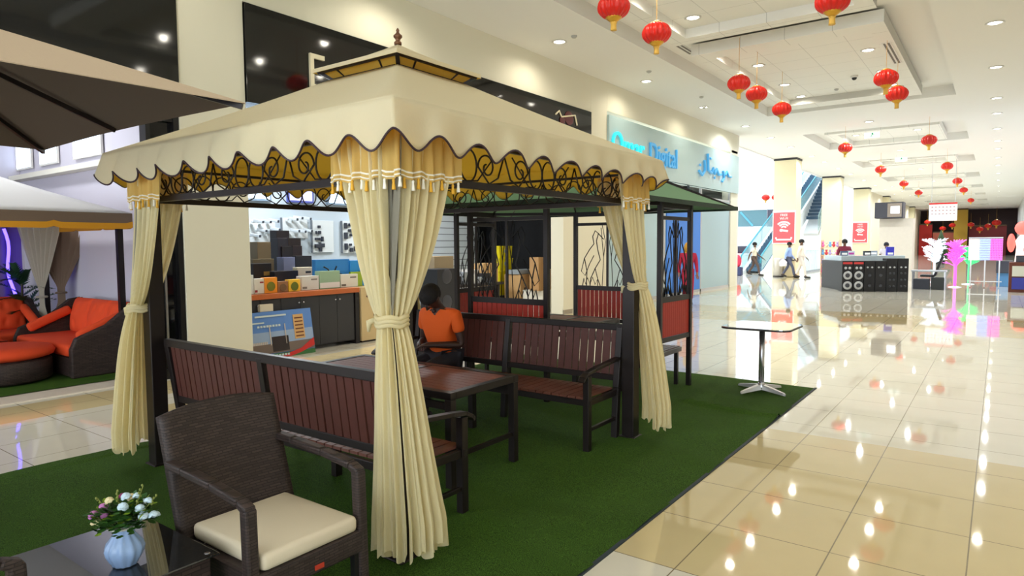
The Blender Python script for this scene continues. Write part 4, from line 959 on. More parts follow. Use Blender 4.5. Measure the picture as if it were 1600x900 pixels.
# stock behind the counter on a shelf unit
sh = thing('storage_shelf', 'low dark shelf behind the counter piled with bags and cartons', 'shelf', (-10.15, 6.9, 0), world=True)
MB().box(-10.4, -9.9, 5.5, 8.7, .02, .9).build('carcass', mat('shelf_dark', (52, 46, 44), .6), sh)
BLK = (34, 30, 32); Z9 = .903; G2 = 'stock piled behind the counter'
goods(395, 405, 428, -9.95, .3, Z9, (112, 98, 74), 'carton', 'large olive brown carton behind the left counter end', 'box', None, G2)
goods(402, 378, 423, -10.0, .22, Z9+.32, (122, 106, 80), 'carton', 'smaller tilted olive carton on top of the large one', 'box', None, G2)
goods(396, 412, 424, -9.7, .16, ZC_-.25, (30, 24, 22), 'gift_case', 'dark case with two gold bands', 'case', ('mark', (150, 120, 60)), G2)
bpy.context.view_layer.update()
for i, (px0, pyt, px1, z0, c_) in enumerate([(441, 385, 457, Z9, BLK), (457, 384, 472, Z9, (42, 30, 34)), (434, 372, 450, Z9+.22, (40, 38, 48)), (450, 372, 470, Z9+.2, (38, 28, 30)), (432, 360, 452, Z9+.36, (34, 28, 34)), (452, 374, 468, Z9+.3, (36, 32, 40))]):
    goods(px0, pyt, px1, -10.05-.02*i, .2, z0, c_, 'camera_bag', 'black camera bag, %s in the dark heap' % ['bottom left', 'bottom right', 'middle left', 'middle right', 'topmost left', 'topmost right'][i], 'bag', None, G2)
goods(462, 400, 487, -9.95, .2, Z9, (40, 40, 46), 'carton', 'black box right of the camera bags', 'box', None, G2)
goods(443, 402, 461, -9.93, .2, Z9, (120, 126, 160), 'carton', 'lavender box between the camera bags and black box', 'box', None, G2)
goods(464, 418, 488, -9.6, .12, ZC_, (214, 206, 176), 'product_box', 'cream box with black lens picture behind the white box', 'box', ('mark', (30, 34, 30)), G2)
goods(429, 424, 466, -9.5, .14, ZC_-.1, (26, 26, 32), 'headphone_case', 'black rounded equipment case in the middle of the counter', 'case', None, G2)
# tripod arm
t = thing('gimbal', 'black articulated camera arm standing before the blue boxes', 'camera stand', (-8.95, 7.15, ZC_), world=False)
MB().tube([(0, 0, 0), (0, 0, .16), (0, -.04, .2), (0, -.12, .32), (0, -.2, .36)], .012, 8).tube([(0, -.02, .18), (0, .16, .13)], .016, 8).ball((0, .2, .12), .03).lathe([(.05, 0), (.05, .012), (.01, .02)], 16).build('arm', mat('black_plastic', (20, 20, 24), .4), t, True)
# wall displays
WBD = mat('white_board', (206, 214, 218), .5); DKP = mat('dark_product', (44, 50, 62), .5)
def board(px0, pyt, px1, pyb, label, items):
    a = onx(px0, pyt, -11.28); b = onx(px1, pyb, -11.28); y0, y1, z0, z1 = a.y, b.y, b.z, a.z
    t = thing('display_board', label, 'display board', (-11.27, (y0+y1)/2, (z0+z1)/2), world=True, group='white display boards on the shop wall')
    MB().box(-11.298, -11.26, y0, y1, z0, z1).build('board', WBD, t, bevel=.004); MB().box(-11.3, -11.255, y0-.02, y0, z0, z1).build('edge', mat('grey_edge', (110, 118, 126), .5), t)
    for u, v, w_, h_ in items:
        yc = y0+(y1-y0)*u; zc = z1-(z1-z0)*v; MB().box(-11.26, -11.22, yc-w_/2, yc+w_/2, zc-h_/2, zc+h_/2).build('mounted_device', DKP, t, bevel=.008)
board(487, 344, 521, 394, 'white display board with few small devices, left of two', [(.28, .2, .06, .05), (.15, .38, .04, .06), (.3, .38, .06, .07), (.15, .58, .07, .05), (.3, .58, .05, .05), (.42, .58, .05, .1), (.2, .8, .14, .08), (.42, .78, .1, .08), (.32, .9, .07, .1), (.3, .72, .06, .05)])
board(534, 345, 562, 395, 'white display board full of small devices, right of two', [(.15, .15, .07, .12), (.4, .12, .07, .06), (.6, .14, .05, .05), (.8, .14, .06, .05), (.62, .3, .3, .06), (.15, .46, .08, .14), (.45, .44, .07, .05), (.75, .44, .07, .05), (.15, .8, .07, .14), (.4, .74, .06, .05), (.45, .9, .08, .09), (.66, .86, .05, .1), (.86, .74, .05, .05), (.86, .9, .06, .06)])
board(440, 340, 480, 372, 'white camera display board above the camera bags', [])
board(384, 343, 430, 380, 'white camera display board at the left of the shop wall', [])
# cctv cameras
def cctv(px, py, label):
    p = onx(px, py, -11.2); t = thing('security_camera', label, 'camera', p)
    MB().lathe([(.03, 0), (.03, .02), (.01, .025)], 12).build('mount', WBD, t); MB().bar((0, 0, .01), (.1, .03, .03), .012).build('arm', WBD, t)
    MB().bar((.04, .0, .04), (.2, .08, .01), .06, .055).build('body', mat('camera_white', (196, 204, 210), .4), t, bevel=.01); MB().bar((.2, .08, .01), (.212, .086, .008), .05, .045).build('lens', DKP, t)
pos = ['top row first', 'top row second', 'top row third', 'top row fourth', 'top row fifth', 'top row sixth', 'middle row first', 'middle row second', 'middle row third', 'middle row fourth', 'lower row first', 'lower row second', 'lower row third']
for i, (px, py) in enumerate([(395, 348), (407, 348), (419, 347), (449, 344), (457, 342), (470, 343), (452, 362), (462, 363), (472, 362), (400, 362), (390, 370), (417, 366), (421, 360)]): cctv(px, py, 'white wall mounted security camera, %s from the left on the shop wall' % pos[i])
# lit screens high on the wall
LS = mat('lit_screen', (200, 225, 250), .4, emit=1.3); LS2 = mat('violet_screen', (190, 190, 240), .4, emit=.7)
for i, (px0, px1, pyt, pyb, mm_) in enumerate([(380, 424, 296, 315, LS), (449, 490, 288, 318, LS2), (511, 550, 298, 322, LS)]):
    a = onx(px0, pyt, -11.25); b = onx(px1, pyb, -11.25); t = thing('wall_screen', ['bright white screen at the left top of the shop wall', 'violet tinted screen in the middle top of the shop wall', 'bright pale screen at the right top of the shop wall'][i], 'screen', (-11.25, (a.y+b.y)/2, b.z), world=True)
    MB().box(-11.3, -11.24, a.y, b.y, b.z, b.z+.42).build('housing', mat('violet_bezel', (80, 90, 170), .4) if i == 1 else mat('grey_bezel', (120, 140, 160), .4), t, bevel=.006); MB().box(-11.24, -11.235, a.y+.04, b.y-.04, b.z+.04, b.z+.38).build('screen', mm_, t)
# stock further right in the shop
def cart(x0, x1, y0, y1, z0, z1, col, name, label, cat='box', tape=None, extra=None):
    t = thing(name, label, cat, ((x0+x1)/2, (y0+y1)/2, z0), world=True)
    MB().box(x0, x1, y0, y1, z0, z1).build('body', mat('g_%d_%d_%d' % col, col, .6, noise=.06), t, bevel=.006)
    if tape: MB().box(x0+.01, x1+.003, (y0+y1)/2-.03, (y0+y1)/2+.03, z0+.01, z1+.003).build('tape', mat('g_%d_%d_%d' % tape, tape, .4), t)
    return t
CB = (196, 158, 108)
def at_y(px, x): return onx(px, 400, x).y
def zz(px, py, x): return onx(px, py, x).z
X_ = -9.6
cart(X_-.5, X_, at_y(813, X_), at_y(848, X_), 0, zz(830, 428, X_), CB, 'cardboard_box', 'large cardboard box behind the middle of the pavilion', tape=(170, 130, 80))
cart(X_-.45, X_-.02, at_y(812, X_), at_y(842, X_), zz(830, 428, X_)+.003, zz(830, 421, X_), (150, 158, 164), 'plastic_tray', 'grey plastic tray lying on the large cardboard box', 'tray')
X_ = -8.95
cart(X_-.6, X_, at_y(848, X_), at_y(886, X_), 0, zz(870, 452, X_), (226, 222, 208), 'low_cabinet', 'low white cabinet carrying two cardboard boxes', 'cabinet')
zt = zz(870, 452, X_); cart(X_-.5, X_-.04, at_y(856, X_), at_y(877, X_), zt+.003, zz(870, 421, X_), CB, 'cardboard_box', 'cardboard box on the low white cabinet', tape=(170, 130, 80))
cart(X_-.3, X_-.03, at_y(843, X_), at_y(855, X_), zt+.003, zz(850, 402, X_), (178, 138, 92), 'cardboard_box', 'tall narrow cardboard box at the left of the white cabinet')
X_ = -10.2; YEL = (226, 208, 20)
y0, y1 = at_y(786, X_), at_y(808, X_); zt = .35
cart(X_-.55, X_+.02, y0-.05, y1+.15, 0, .35, (30, 30, 34), 'amplifier', 'black amplifier under the yellow crates', 'amplifier')
for i in range(4):
    z0 = zt+.003+i*.32; t = thing('plastic_crate', 'bright yellow plastic crate, %s of the stack' % ['bottom', 'second', 'third', 'topmost'][i], 'crate', (X_-.25, (y0+y1)/2, z0), group='yellow crates stacked in the shop')
    h2 = (y1-y0)/2; MB().add([(a*s*.5, b*s*h2/.25, z) for z, s in ((0, .8), (.29, .95)) for a, b in ((-.25, -.25), (.25, -.25), (.25, .25), (-.25, .25))], [(3, 2, 1, 0), (4, 5, 6, 7), (0, 1, 5, 4), (1, 2, 6, 5), (2, 3, 7, 6), (3, 0, 4, 7)]).build('body', mat('yellow_plastic', YEL, .4), t)
    MB().box(-.125, .125, -h2, h2, .285, .317).build('rim', mat('yellow_plastic', YEL, .4), t, bevel=.006)
    MB().box(.112, .13, -.06, .06, .14, .22).build('sticker', mat('sticker_grey', (120, 140, 150), .5), t)
X_ = -9.8
for i, (p0, p1, pt1, c_, nm, lb, ct2) in enumerate([(755, 778, 412, CB, 'cardboard_box', 'cardboard box seen through the left pavilion panel', 'box'), (738, 754, 422, (214, 210, 205), 'product_box', 'white carton seen through the left pavilion panel', 'box')]):
    cart(X_-.4-.1*i, X_-.1*i, at_y(p0, X_), at_y(p1, X_), .0, zz(p0, pt1, X_), c_, nm, lb, ct2)
# loudspeaker beside the man
sp = thing('loudspeaker', 'tall black loudspeaker cabinet standing behind the man in orange', 'speaker', (-9.4, 9.9, 0), world=True)
y0, y1 = at_y(683, -9.4), at_y(712, -9.4); z1 = zz(700, 420, -9.4)
MB().box(-9.9, -9.4, y0, y1, 0, z1).build('cabinet', mat('speaker_black', (26, 26, 30), .5), sp, bevel=.01)
for zc in (.45, 1.0): MB().ball((-9.4, (y0+y1)/2, zc), .015, .16, .16).build('driver_cone', mat('cone_dark', (50, 50, 56), .4), sp, True)
cart(-10.3, -9.95, at_y(676, -10.), at_y(706, -10.), 0, zz(700, 400, -10.), (150, 132, 104), 'cardboard_box', 'dull brown carton behind the black loudspeaker')
kp = thing('shop_desk', 'dark desk with gadgets behind the left pavilion panel', 'desk', (-9.6, 12, 0), world=True)
MB().box(-10.1, -9.5, 10.9, 12.6, .72, .78).build('desktop', mat('desk_dark', (44, 38, 38), .4), kp); [MB().box(-10.05, -9.55, q, q+.05, 0, .72).build('leg_panel', mat('desk_dark', (44, 38, 38), .4), kp) for q in (11.0, 12.45)]
rnd = random.Random(11); cn = ['black', 'grey', 'white', 'silver', 'dark', 'small black', 'small grey']
for i in range(6):
    y = 11.0+i*.26; c_ = [(26, 26, 30), (140, 144, 150), (215, 215, 212), (160, 165, 170), (40, 36, 40), (24, 24, 28)][i]; hh = rnd.uniform(.1, .28)
    cart(-9.85, -9.62, y, y+rnd.uniform(.14, .24), .783, .783+hh, c_, 'gadget', '%s boxed gadget on the dark desk, %s from the left' % (cn[i], ['first', 'second', 'third', 'fourth', 'fifth', 'sixth'][i]), 'gadget')
# ================= people =================
def skin_mesh(verts, edges, root, sub=2):
    """verts: dict name->(x,y,z,rx,ry)"""
    me = bpy.data.meshes.new('tmp'); bm = bmesh.new(); sl_ = bm.verts.layers.skin.verify(); idx = {}
    for k_, v in verts.items():
        q = bm.verts.new(v[:3]); r = v[3]; q[sl_].radius = (r, v[4] if len(v) > 4 else r); q[sl_].use_root = (k_ == root); idx[k_] = q
    for a, b in edges: bm.edges.new((idx[a], idx[b]))
    bm.to_mesh(me); bm.free(); o = bpy.data.objects.new('tmp', me); C.objects.link(o)
    o.modifiers.new('k', 'SKIN').use_smooth_shade = True; s = o.modifiers.new('s', 'SUBSURF'); s.levels = sub; s.render_levels = sub
    dg = bpy.context.evaluated_depsgraph_get(); r = bpy.data.meshes.new_from_object(o.evaluated_get(dg)); bpy.data.objects.remove(o); return r
def obj_from(me, name, m, parent):
    me.materials.clear(); me.materials.append(m); o = bpy.data.objects.new(name, me); C.objects.link(o); o.parent = parent
    me.polygons.foreach_set('use_smooth', [True]*len(me.polygons)); return o
def merge(me, mb):
    bm = bmesh.new(); bm.from_mesh(me); vs = [bm.verts.new(v) for v in mb.v]
    for f in mb.f:
        try: bm.faces.new([vs[i] for i in f])
        except ValueError: pass
    bm.to_mesh(me); bm.free()
def person(label, loc, rz, J, skin, shirt, trousers, hair, long_shirt=False, sleeves='short', shoes=(30, 28, 28), scarf=None, scale=1.0, finger=True):
    """local: faces -Y. J: joint positions"""
    t = thing('person', label, 'person', loc, rz); t.scale = (scale,)*3
    V = {}; E_ = []
    def v(n, p, rx, ry=None): V[n] = (*p, rx, ry or rx)
    def lerp(a, b, k_): return tuple(a[i]+(b[i]-a[i])*k_ for i in range(3))
    J = dict(J); pel, che, nk, hd = J['pelvis'], J['chest'], J['neck'], J['head']
    v('pelvis', pel, .13, .105); v('waist', lerp(pel, che, .45), .115, .09); v('chest', che, .15, .10); v('neckb', lerp(che, nk, .75), .075, .07); v('neck', nk, .052); 
    hv = Vector(hd)-Vector(nk); v('jaw', tuple(Vector(nk)+hv*.38), .06, .068); v('head', tuple(Vector(nk)+hv*.78), .078, .094); v('crown', tuple(Vector(nk)+hv*1.2), .055, .066)
    E_ += [('pelvis', 'waist'), ('waist', 'chest'), ('chest', 'neckb'), ('neckb', 'neck'), ('neck', 'jaw'), ('jaw', 'head'), ('head', 'crown')]
    for s in 'LR':
        sh_, el, wr = J['sh'+s], J['el'+s], J['wr'+s]
        v('sh'+s, sh_, .055); v('ua'+s, lerp(sh_, el, .5), .047); v('el'+s, el, .038); v('fa'+s, lerp(el, wr, .35), .038); v('wr'+s, wr, .024, .03)
        E_ += [('chest', 'sh'+s), ('sh'+s, 'ua'+s), ('ua'+s, 'el'+s), ('el'+s, 'fa'+s), ('fa'+s, 'wr'+s)]
        d = (Vector(wr)-Vector(el)).normalized(); hdv = Vector(J.get('hand'+s, d)).normalized(); side = hdv.cross(Vector((0, 0, 1)))
        if side.length < .2: side = Vector((0, 1, 0))
        side.normalize(); nrm = side.cross(hdv); W_ = Vector(wr)
        pm = W_+hdv*.055; v('palm'+s, tuple(pm), .038, .018); E_.append(('wr'+s, 'palm'+s))
        for k_ in range(4):
            off = (k_-1.5)*.019; L_ = (.062, .074, .07, .054)[k_]; b0 = pm+hdv*.035+side*off; b1 = b0+hdv*L_*.5-nrm*.008; b2 = b1+hdv*L_*.4-nrm*.02
            for q, p_, r_ in (('a', b0, .0095), ('b', b1, .0085), ('c', b2, .007)): v('f%s%d%s' % (s, k_, q), tuple(p_), r_)
            E_ += [('palm'+s, 'f%s%da' % (s, k_)), ('f%s%da' % (s, k_), 'f%s%db' % (s, k_)), ('f%s%db' % (s, k_), 'f%s%dc' % (s, k_))]
        sg = 1 if s == 'L' else -1; b0 = W_+hdv*.035+side*sg*.034; b1 = b0+(hdv*.6+side*sg*.7).normalized()*.03; b2 = b1+hdv*.025
        for q, p_, r_ in (('a', b0, .011), ('b', b1, .0095), ('c', b2, .008)): v('t%s%s' % (s, q), tuple(p_), r_)
        E_ += [('palm'+s, 't%sa' % s), ('t%sa' % s, 't%sb' % s), ('t%sb' % s, 't%sc' % s)]
        hp, kn, an = J['hip'+s], J['kn'+s], J['an'+s]
        v('hip'+s, hp, .085); v('th'+s, lerp(hp, kn, .5), .072); v('kn'+s, kn, .052); v('ca'+s, lerp(kn, an, .35), .052); v('an'+s, an, .034); toe = Vector(an)+Vector(J.get('toe'+s, (0, -.17, -.05))); v('toe'+s, tuple(toe), .032, .028)
        E_ += [('pelvis', 'hip'+s), ('hip'+s, 'th'+s), ('th'+s, 'kn'+s), ('kn'+s, 'ca'+s), ('ca'+s, 'an'+s), ('an'+s, 'toe'+s)]
    body = skin_mesh(V, E_, 'pelvis')
    # face features joined to the body surface
    hz = Vector(V['head'][:3]); upv = hv.normalized(); fwd = Vector(J.get('face', (0, -1, 0))); fwd = (fwd-upv*fwd.dot(upv)).normalized(); rt = fwd.cross(upv)
    fm = MB(); fm.tube([hz+fwd*.088+upv*.02, hz+fwd*.102-upv*.005, hz+fwd*.114-upv*.03, hz+fwd*.09-upv*.04], [.008, .010, .014, .009], 8)
    fm.tube([hz+fwd*.083-upv*.065+rt*.022, hz+fwd*.093-upv*.063, hz+fwd*.083-upv*.065-rt*.022], [.004, .008, .004], 6); fm.tube([hz+fwd*.07-upv*.1-rt*.02, hz+fwd*.08-upv*.1, hz+fwd*.07-upv*.1+rt*.02], .016, 6)
    for s_ in (-1, 1): fm.ball(hz+rt*s_*.086-upv*.01, .012, .02, .03, 8, 6)
    merge(body, fm); SK = mat('skin_%d' % skin[0], skin, .5)
    b = obj_from(body, 'body', SK, t)
    em = MB(); 
    for s_ in (-1, 1): em.ball(hz+fwd*.084+rt*s_*.03+upv*.008, .010, n=8, k=6)
    em.build('eyes', mat('eye_dark', (30, 24, 22), .2), b, True)
    # shirt
    def grow(names, k_, dz=0): return {n: (*V[n][:3], V[n][3]*k_+.006, V[n][4]*k_+.006) for n in names}
    sn = ['pelvis', 'waist', 'chest', 'neckb']; es = [('pelvis', 'waist'), ('waist', 'chest'), ('chest', 'neckb')]
    G_ = grow(sn, 1.2)
    G_['neckb'] = (*lerp(che, nk, .76), .092, .088)
    for s in 'LR':
        G_['sh'+s] = (*V['sh'+s][:3], .078, .074); G_['ua'+s] = (*lerp(J['sh'+s], J['el'+s], .62), .062, .06); es += [('chest', 'sh'+s), ('sh'+s, 'ua'+s)]
        if sleeves == 'long': 
            G_['el'+s] = (*J['el'+s], .052, .05); G_['wr'+s] = (*lerp(J['el'+s], J['wr'+s], .92), .036, .036); es += [('ua'+s, 'el'+s), ('el'+s, 'wr'+s)]
    if long_shirt:
        mid = lerp(J['knL'], J['knR'], .5); G_['hem1'] = (*lerp(pel, mid, .4), .15, .125); G_['hem2'] = (*lerp(pel, mid, .95), .175, .14); es += [('pelvis', 'hem1'), ('hem1', 'hem2')]
    st_ = obj_from(skin_mesh(G_, es, 'pelvis'), 'shirt', mat('cloth_%d_%d_%d' % shirt, shirt, .8, bump=.1, bscale=80), t)
    G_ = {'pelvis': (*pel, .14, .115)}; es = []
    for s in 'LR':
        for n, k_ in (('hip', 1.1), ('th', 1.15), ('kn', 1.3)): G_[n+s] = (*V[n+s][:3], V[n+s][3]*k_, V[n+s][4]*k_)
        G_['an'+s] = (*lerp(J['kn'+s], J['an'+s], .93), .06, .06); es += [('pelvis', 'hip'+s), ('hip'+s, 'th'+s), ('th'+s, 'kn'+s), ('kn'+s, 'an'+s)]
    obj_from(skin_mesh(G_, es, 'pelvis'), 'trousers', mat('cloth_%d_%d_%d' % trousers, trousers, .8), t)
    for s in 'LR':
        an = Vector(J['an'+s]); toe = Vector(V['toe'+s][:3]); m = MB(); m.tube([an-(toe-an)*.35+Vector((0, 0, -.03)), an+Vector((0, 0, -.035)), toe+Vector((0, 0, 0)), toe+(toe-an)*.25], [.035, .045, .042, .022], 10); m.build('shoe', mat('shoe_%d' % shoes[0], shoes, .4), t, True)
    # hair cap
    hm = MB(); c0 = hz+upv*.035-fwd*.016; Mh = Matrix((rt, fwd, upv)).transposed()
    def hf(u, v_):
        a = u*2*PI; ph_ = v_*PI*(.5+.22*(1-math.sin(a))*.5+.1) ; x = math.sin(ph_)*math.cos(a); y = math.sin(ph_)*math.sin(a); z = math.cos(ph_)
        return tuple(c0+Mh @ Vector((x*.098, y*.114, z*.1)))
    hm.grid(hf, 24, 12)
    if scarf:
        hm = MB(); hm.ball(hz-fwd*.02, .115, .125, .15, 16, 12, Mh); hm.tube([hz-upv*.1-fwd*.02, Vector(nk)-fwd*.03, Vector(che)-fwd*.08], [.1, .11, .13], 12)
    hm.build('headscarf' if scarf else 'hair', mat('hair_%d' % hair[0], hair, .8, bump=.4, bscale=120), t, True, solid=0 if scarf else .008)
    return t
def stand(stride=.0, arms=.1, bent=.05):
    s = stride
    return dict(pelvis=(0, 0, .93), chest=(0, -.01, 1.30), neck=(0, -.01, 1.47), head=(0, -.03, 1.62), shL=(.18, 0, 1.38), shR=(-.18, 0, 1.38), elL=(.23, -arms*.6+.02, 1.1), elR=(-.23, arms*.8+.02, 1.1), wrL=(.24, -arms*1.8-.04, .87), wrR=(-.24, arms*1.3-.02, .86),
        hipL=(.09, 0, .9), hipR=(-.09, 0, .9), knL=(.09, s*.45-.06, .5), knR=(-.09, -s*.55-.04, .5), anL=(.08, s+.0, .1+.05*min(1, s*3)), anR=(-.08, -s*.95, .08), toeL=(0, -.15, -.045-.03*min(1, s*3)), toeR=(0, -.17, -.045))
sit = dict(pelvis=(0, 0, .56), chest=(0, -.06, .90), neck=(.02, -.10, 1.07), head=(.0, -.20, 1.17), face=(0, -.7, -.7), shL=(.20, -.05, .98), shR=(-.20, -.05, .98), elL=(.25, -.02, .70), elR=(-.24, -.04, .71), wrL=(.06, -.25, .715), wrR=(-.09, -.25, .715), handL=(-.75, -.6, -.1), handR=(.75, -.6, -.1),
    hipL=(.1, -.02, .54), hipR=(-.1, -.02, .54), knL=(.13, -.44, .50), knR=(-.13, -.44, .50), anL=(.12, -.40, .1), anR=(-.12, -.42, .1))
HA = (22, 18, 18)
person('man in bright orange polo shirt sitting head bowed on the far bench', (-4.36, 4.80, 0), 0, sit, (58, 36, 30), (226, 92, 22), (36, 34, 42), HA)
w_ = stand(.02, .02); person('woman in crimson dress and yellow headscarf standing by the blue poster', (-6.75, 17.2, 0), .5, w_, (150, 104, 78), (178, 36, 74), (178, 36, 74), (214, 160, 60), long_shirt=True, sleeves='long', scarf=True, scale=.98)
person('man in white shirt and brown trousers striding past the escalator foot', (-10.18, 34.97, 0), PI/2+.1, stand(.30, .2), (96, 66, 50), (226, 218, 200), (92, 74, 66), HA)
person('man in light blue shirt carrying a white bag before the column', (-8.15, 33.6, 0), PI/2, stand(.30, .1), (100, 70, 54), (150, 176, 226), (84, 88, 110), HA, sleeves='long')
person('man in long cream robe walking beside the man in blue', (-7.55, 33.35, 0), PI/2+.1, stand(.22, .1), (104, 74, 56), (226, 216, 202), (214, 206, 198), HA, long_shirt=True, sleeves='long', scale=1.07)
person('person in dark red top standing behind the row of speakers', (-5.05, 29.6, 0), .3, stand(.03, .1), (110, 78, 60), (122, 34, 58), (60, 40, 60), HA, sleeves='long', scale=1.05)
person('person in pale shirt and dark cap behind the glass display counter', (-3.8, 31.5, 0), .2, stand(.02, .1), (110, 80, 62), (204, 200, 208), (70, 70, 90), (28, 28, 40), scale=.97)
t = thing('carrier_bag', 'white carrier bag held by the man in light blue', 'bag', (-8.35, 33.36, .55)); MB().lathe([(.12, 0), (.17, .02), (.18, .2), (.1, .3), (.03, .34)], 12).build('bag_body', mat('bag_white', (236, 236, 240), .6), t, True); MB().tube([(0, -.03, .32), (0, 0, .38), (0, .03, .32)], .01).build('handle', mat('bag_white', (236, 236, 240), .6), t)
# ================= distance =================
# wifi posters on the columns
PK = mat('poster_coral', (238, 92, 98), .5); PW = mat('poster_white', (250, 246, 244), .5)
for i, (y, lab) in enumerate(((34.46, 'coral red wireless poster on the nearest column'), (56.66, 'coral red wireless poster on the third column'))):
    t = thing('poster', lab, 'poster', (-8.62, y, 2.45))
    MB().box(-.54, .54, -.03, 0, -.82, .82).build('board', PW, t); MB().box(-.5, .5, -.036, -.03, -.78, .72).build('red_field', PK, t)
    m = MB()
    for r in (.36, .25, .14):
        n = 12; pts = [(r*1.05*math.sin(-.85+1.7*k_/n), -.042, -.12+r*1.05*math.cos(-.85+1.7*k_/n)) for k_ in range(n+1)]
        for k_ in range(n): m.bar(pts[k_], pts[k_+1], .01, .075)
    m.build('signal_arcs', PW, t); MB().bar((-.05, -.042, -.16), (.2, -.042, -.2), .012, .09).ball((-.12, -.042, -.16), .08, .01, .07).build('hand_icon', PW, t)
    text('lettering', 'FREE\nWI-FI', .17, PW, faceYm(0, -.045, .5), t, .003); MB().bar((-.36, -.042, -.62), (.36, -.042, -.62), .01, .07).bar((-.36, -.042, -.58), (-.36, -.042, -.5), .07, .01).bar((.36, -.042, -.58), (.36, -.042, -.5), .07, .01).build('footer', PW, t)
t = thing('litter_bin', 'cylindrical steel litter bin at the foot of the nearest column', 'bin', (-8.75, 34.1, 0)); MB().lathe([(.24, .02), (.24, .86), (.22, .9), (.2, .93), (.1, .94)], 28).build('bin_body', mat('bin_steel', (196, 190, 180), .35, metal=.5), t, True); MB().lathe([(.25, 0), (.25, .05), (.24, .06)], 28).build('base_ring', DARK, t)
t = thing('litter_bin', 'beige square litter bin beside the steel one', 'bin', (-8.25, 34.25, 0)); MB().box(-.2, .2, -.18, .18, .03, .8).build('bin_body', mat('bin_beige', (206, 190, 150), .5), t, bevel=.02); MB().box(-.22, .22, -.2, .2, .8, .84).build('lid', DARK, t)
# escalator
es = thing('escalator', 'white sided escalator rising behind the nearest column in the bright atrium', 'escalator', (-10.6, 38, 0), world=True)
x0, x1 = -11.5, -10.42; ya, yb, zb = 37.8, 53.5, 6.7; sl_ = zb/(yb-ya)
ESW = mat('escalator_white', (232, 236, 240), .4); 
m = MB()
for x in (x0, x1): m.add([(x-.06, ya-1, 0), (x-.06, ya, .25), (x-.06, yb, zb+.25), (x-.06, yb, zb-.7), (x-.06, ya+2, 0), (x+.06, ya-1, 0), (x+.06, ya, .25), (x+.06, yb, zb+.25), (x+.06, yb, zb-.7), (x+.06, ya+2, 0)], [(0, 1, 2, 3, 4), (9, 8, 7, 6, 5)]+[(i, (i+1) % 5+0, (i+1) % 5+5, i+5) for i in range(5)])
m.build('side_truss', ESW, es)
BG = mat('balustrade_glass', (196, 232, 238), .1, alpha=.4)
for x in (x0, x1):
    MB().add([(x, ya-.6, .2), (x, yb, zb+.25), (x, yb, zb+1.05), (x, ya-.6, 1.0)], [(0, 1, 2, 3)]).build('balustrade', BG, es, solid=.02)
    MB().tube([(x, ya-.9, .6), (x, ya-.7, 1.0), (x, yb, zb+1.08), (x, yb+1, zb+1.08)], .045, 8).build('handrail', mat('handrail_teal', (60, 150, 170), .4), es, True)
m = MB(); n = 34
for i in range(n): y = ya+i*(yb-ya)/n; z = .1+i*zb/n; m.box(x0+.08, x1-.08, y, y+(yb-ya)/n, z, z+zb/n+.02)
m.build('steps', mat('step_blue_grey', (70, 100, 124), .4), es)
es2 = thing('escalator', 'steeper escalator underside with dark blue ribs to the right of the nearest column', 'escalator', (-9.9, 50, 0), world=True)
m = MB(); 
for i in range(22):
    y = 46.5+i*.36; z = 3.2+i*.24; m.box(-10.25, -9.45, y, y+.2, z, z+.2)
m.build('steps', mat('rib_dark_blue', (30, 60, 84), .4), es2)
MB().add([(-9.42, 46, 2.4), (-9.42, 54.6, 8.1), (-9.42, 54.6, 9.1), (-9.42, 46, 3.4)], [(0, 1, 2, 3)]).build('balustrade', BG, es2, solid=.03); MB().add([(-10.3, 46, 2.2), (-10.3, 54.6, 7.9), (-9.38, 54.6, 7.9), (-9.38, 46, 2.2)], [(0, 1, 2, 3)]).build('soffit', ESW, es2, solid=.2)
# gallery windows
t = thing('gallery_window', 'dark glazed gallery opening above the escalator foot', 'window', (-13, 43.9, 3.2), world=True); MB().box(-13.9, -12.05, 43.9, 43.98, 2.75, 3.8).build('pane', mat('teal_glass', (84, 128, 140), .2), t); MB().box(-13.95, -12, 43.85, 44, 2.68, 2.75).box(-13.95, -12, 43.85, 44, 3.8, 3.87).build('frame', AW, t); MB().bar((-13.7, 43.88, 3.7), (-12.9, 43.88, 2.8), .05, .12).build('diagonal_rail', mat('teal_rail', (90, 170, 200), .4), t)
t = thing('screen', 'dark upright screen panel left of the nearest column', 'screen', (-11.8, 43.9, 3.2), world=True); MB().box(-12., -11.4, 43.85, 43.95, 2.72, 3.8).build('screen_body', mat('dark_screen', (62, 62, 80), .3), t, bevel=.01); MB().box(-11.97, -11.43, 43.84, 43.85, 2.76, 3.76).build('panel', mat('dark_screen_face', (54, 54, 72), .15), t)
struct(MB().box(-24, -12.4, 44, 44.3, 0, 2.68).box(-24, -11.2, 44, 44.3, 3.87, 5.6).build('wall_gallery_front', AW))
rl = thing('glass_railing', 'glass balustrade with white handrail in front of the atrium', 'railing', (-12, 39, 0), world=True)
m = MB()
for a in (-14, -12.9, -11.8): m.box(a, a+1.0, 39.98, 40, .1, 1.0)
m.build('glass_panel', BG, rl); MB().box(-14, -10.8, 39.95, 40.05, 1.0, 1.06).build('handrail', ESW, rl); MB().box(-14, -10.8, 39.95, 40.05, 0, .1).build('kerb', ESW, rl)
rl = thing('glass_railing', 'glass balustrade between the nearest and second columns', 'railing', (-8.7, 44, 0), world=True)
m = MB()
for a in (39.5, 40.8, 42.1): m.box(-8.72, -8.7, a, a+1.2, .1, 1.25)
m.build('glass_panel', BG, rl); MB().box(-8.76, -8.66, 39.4, 43.4, 1.25, 1.34).build('handrail', ESW, rl); MB().box(-8.76, -8.66, 39.4, 43.4, 0, .1).build('kerb', mat('grey_kerb', (150, 156, 164), .5), rl)
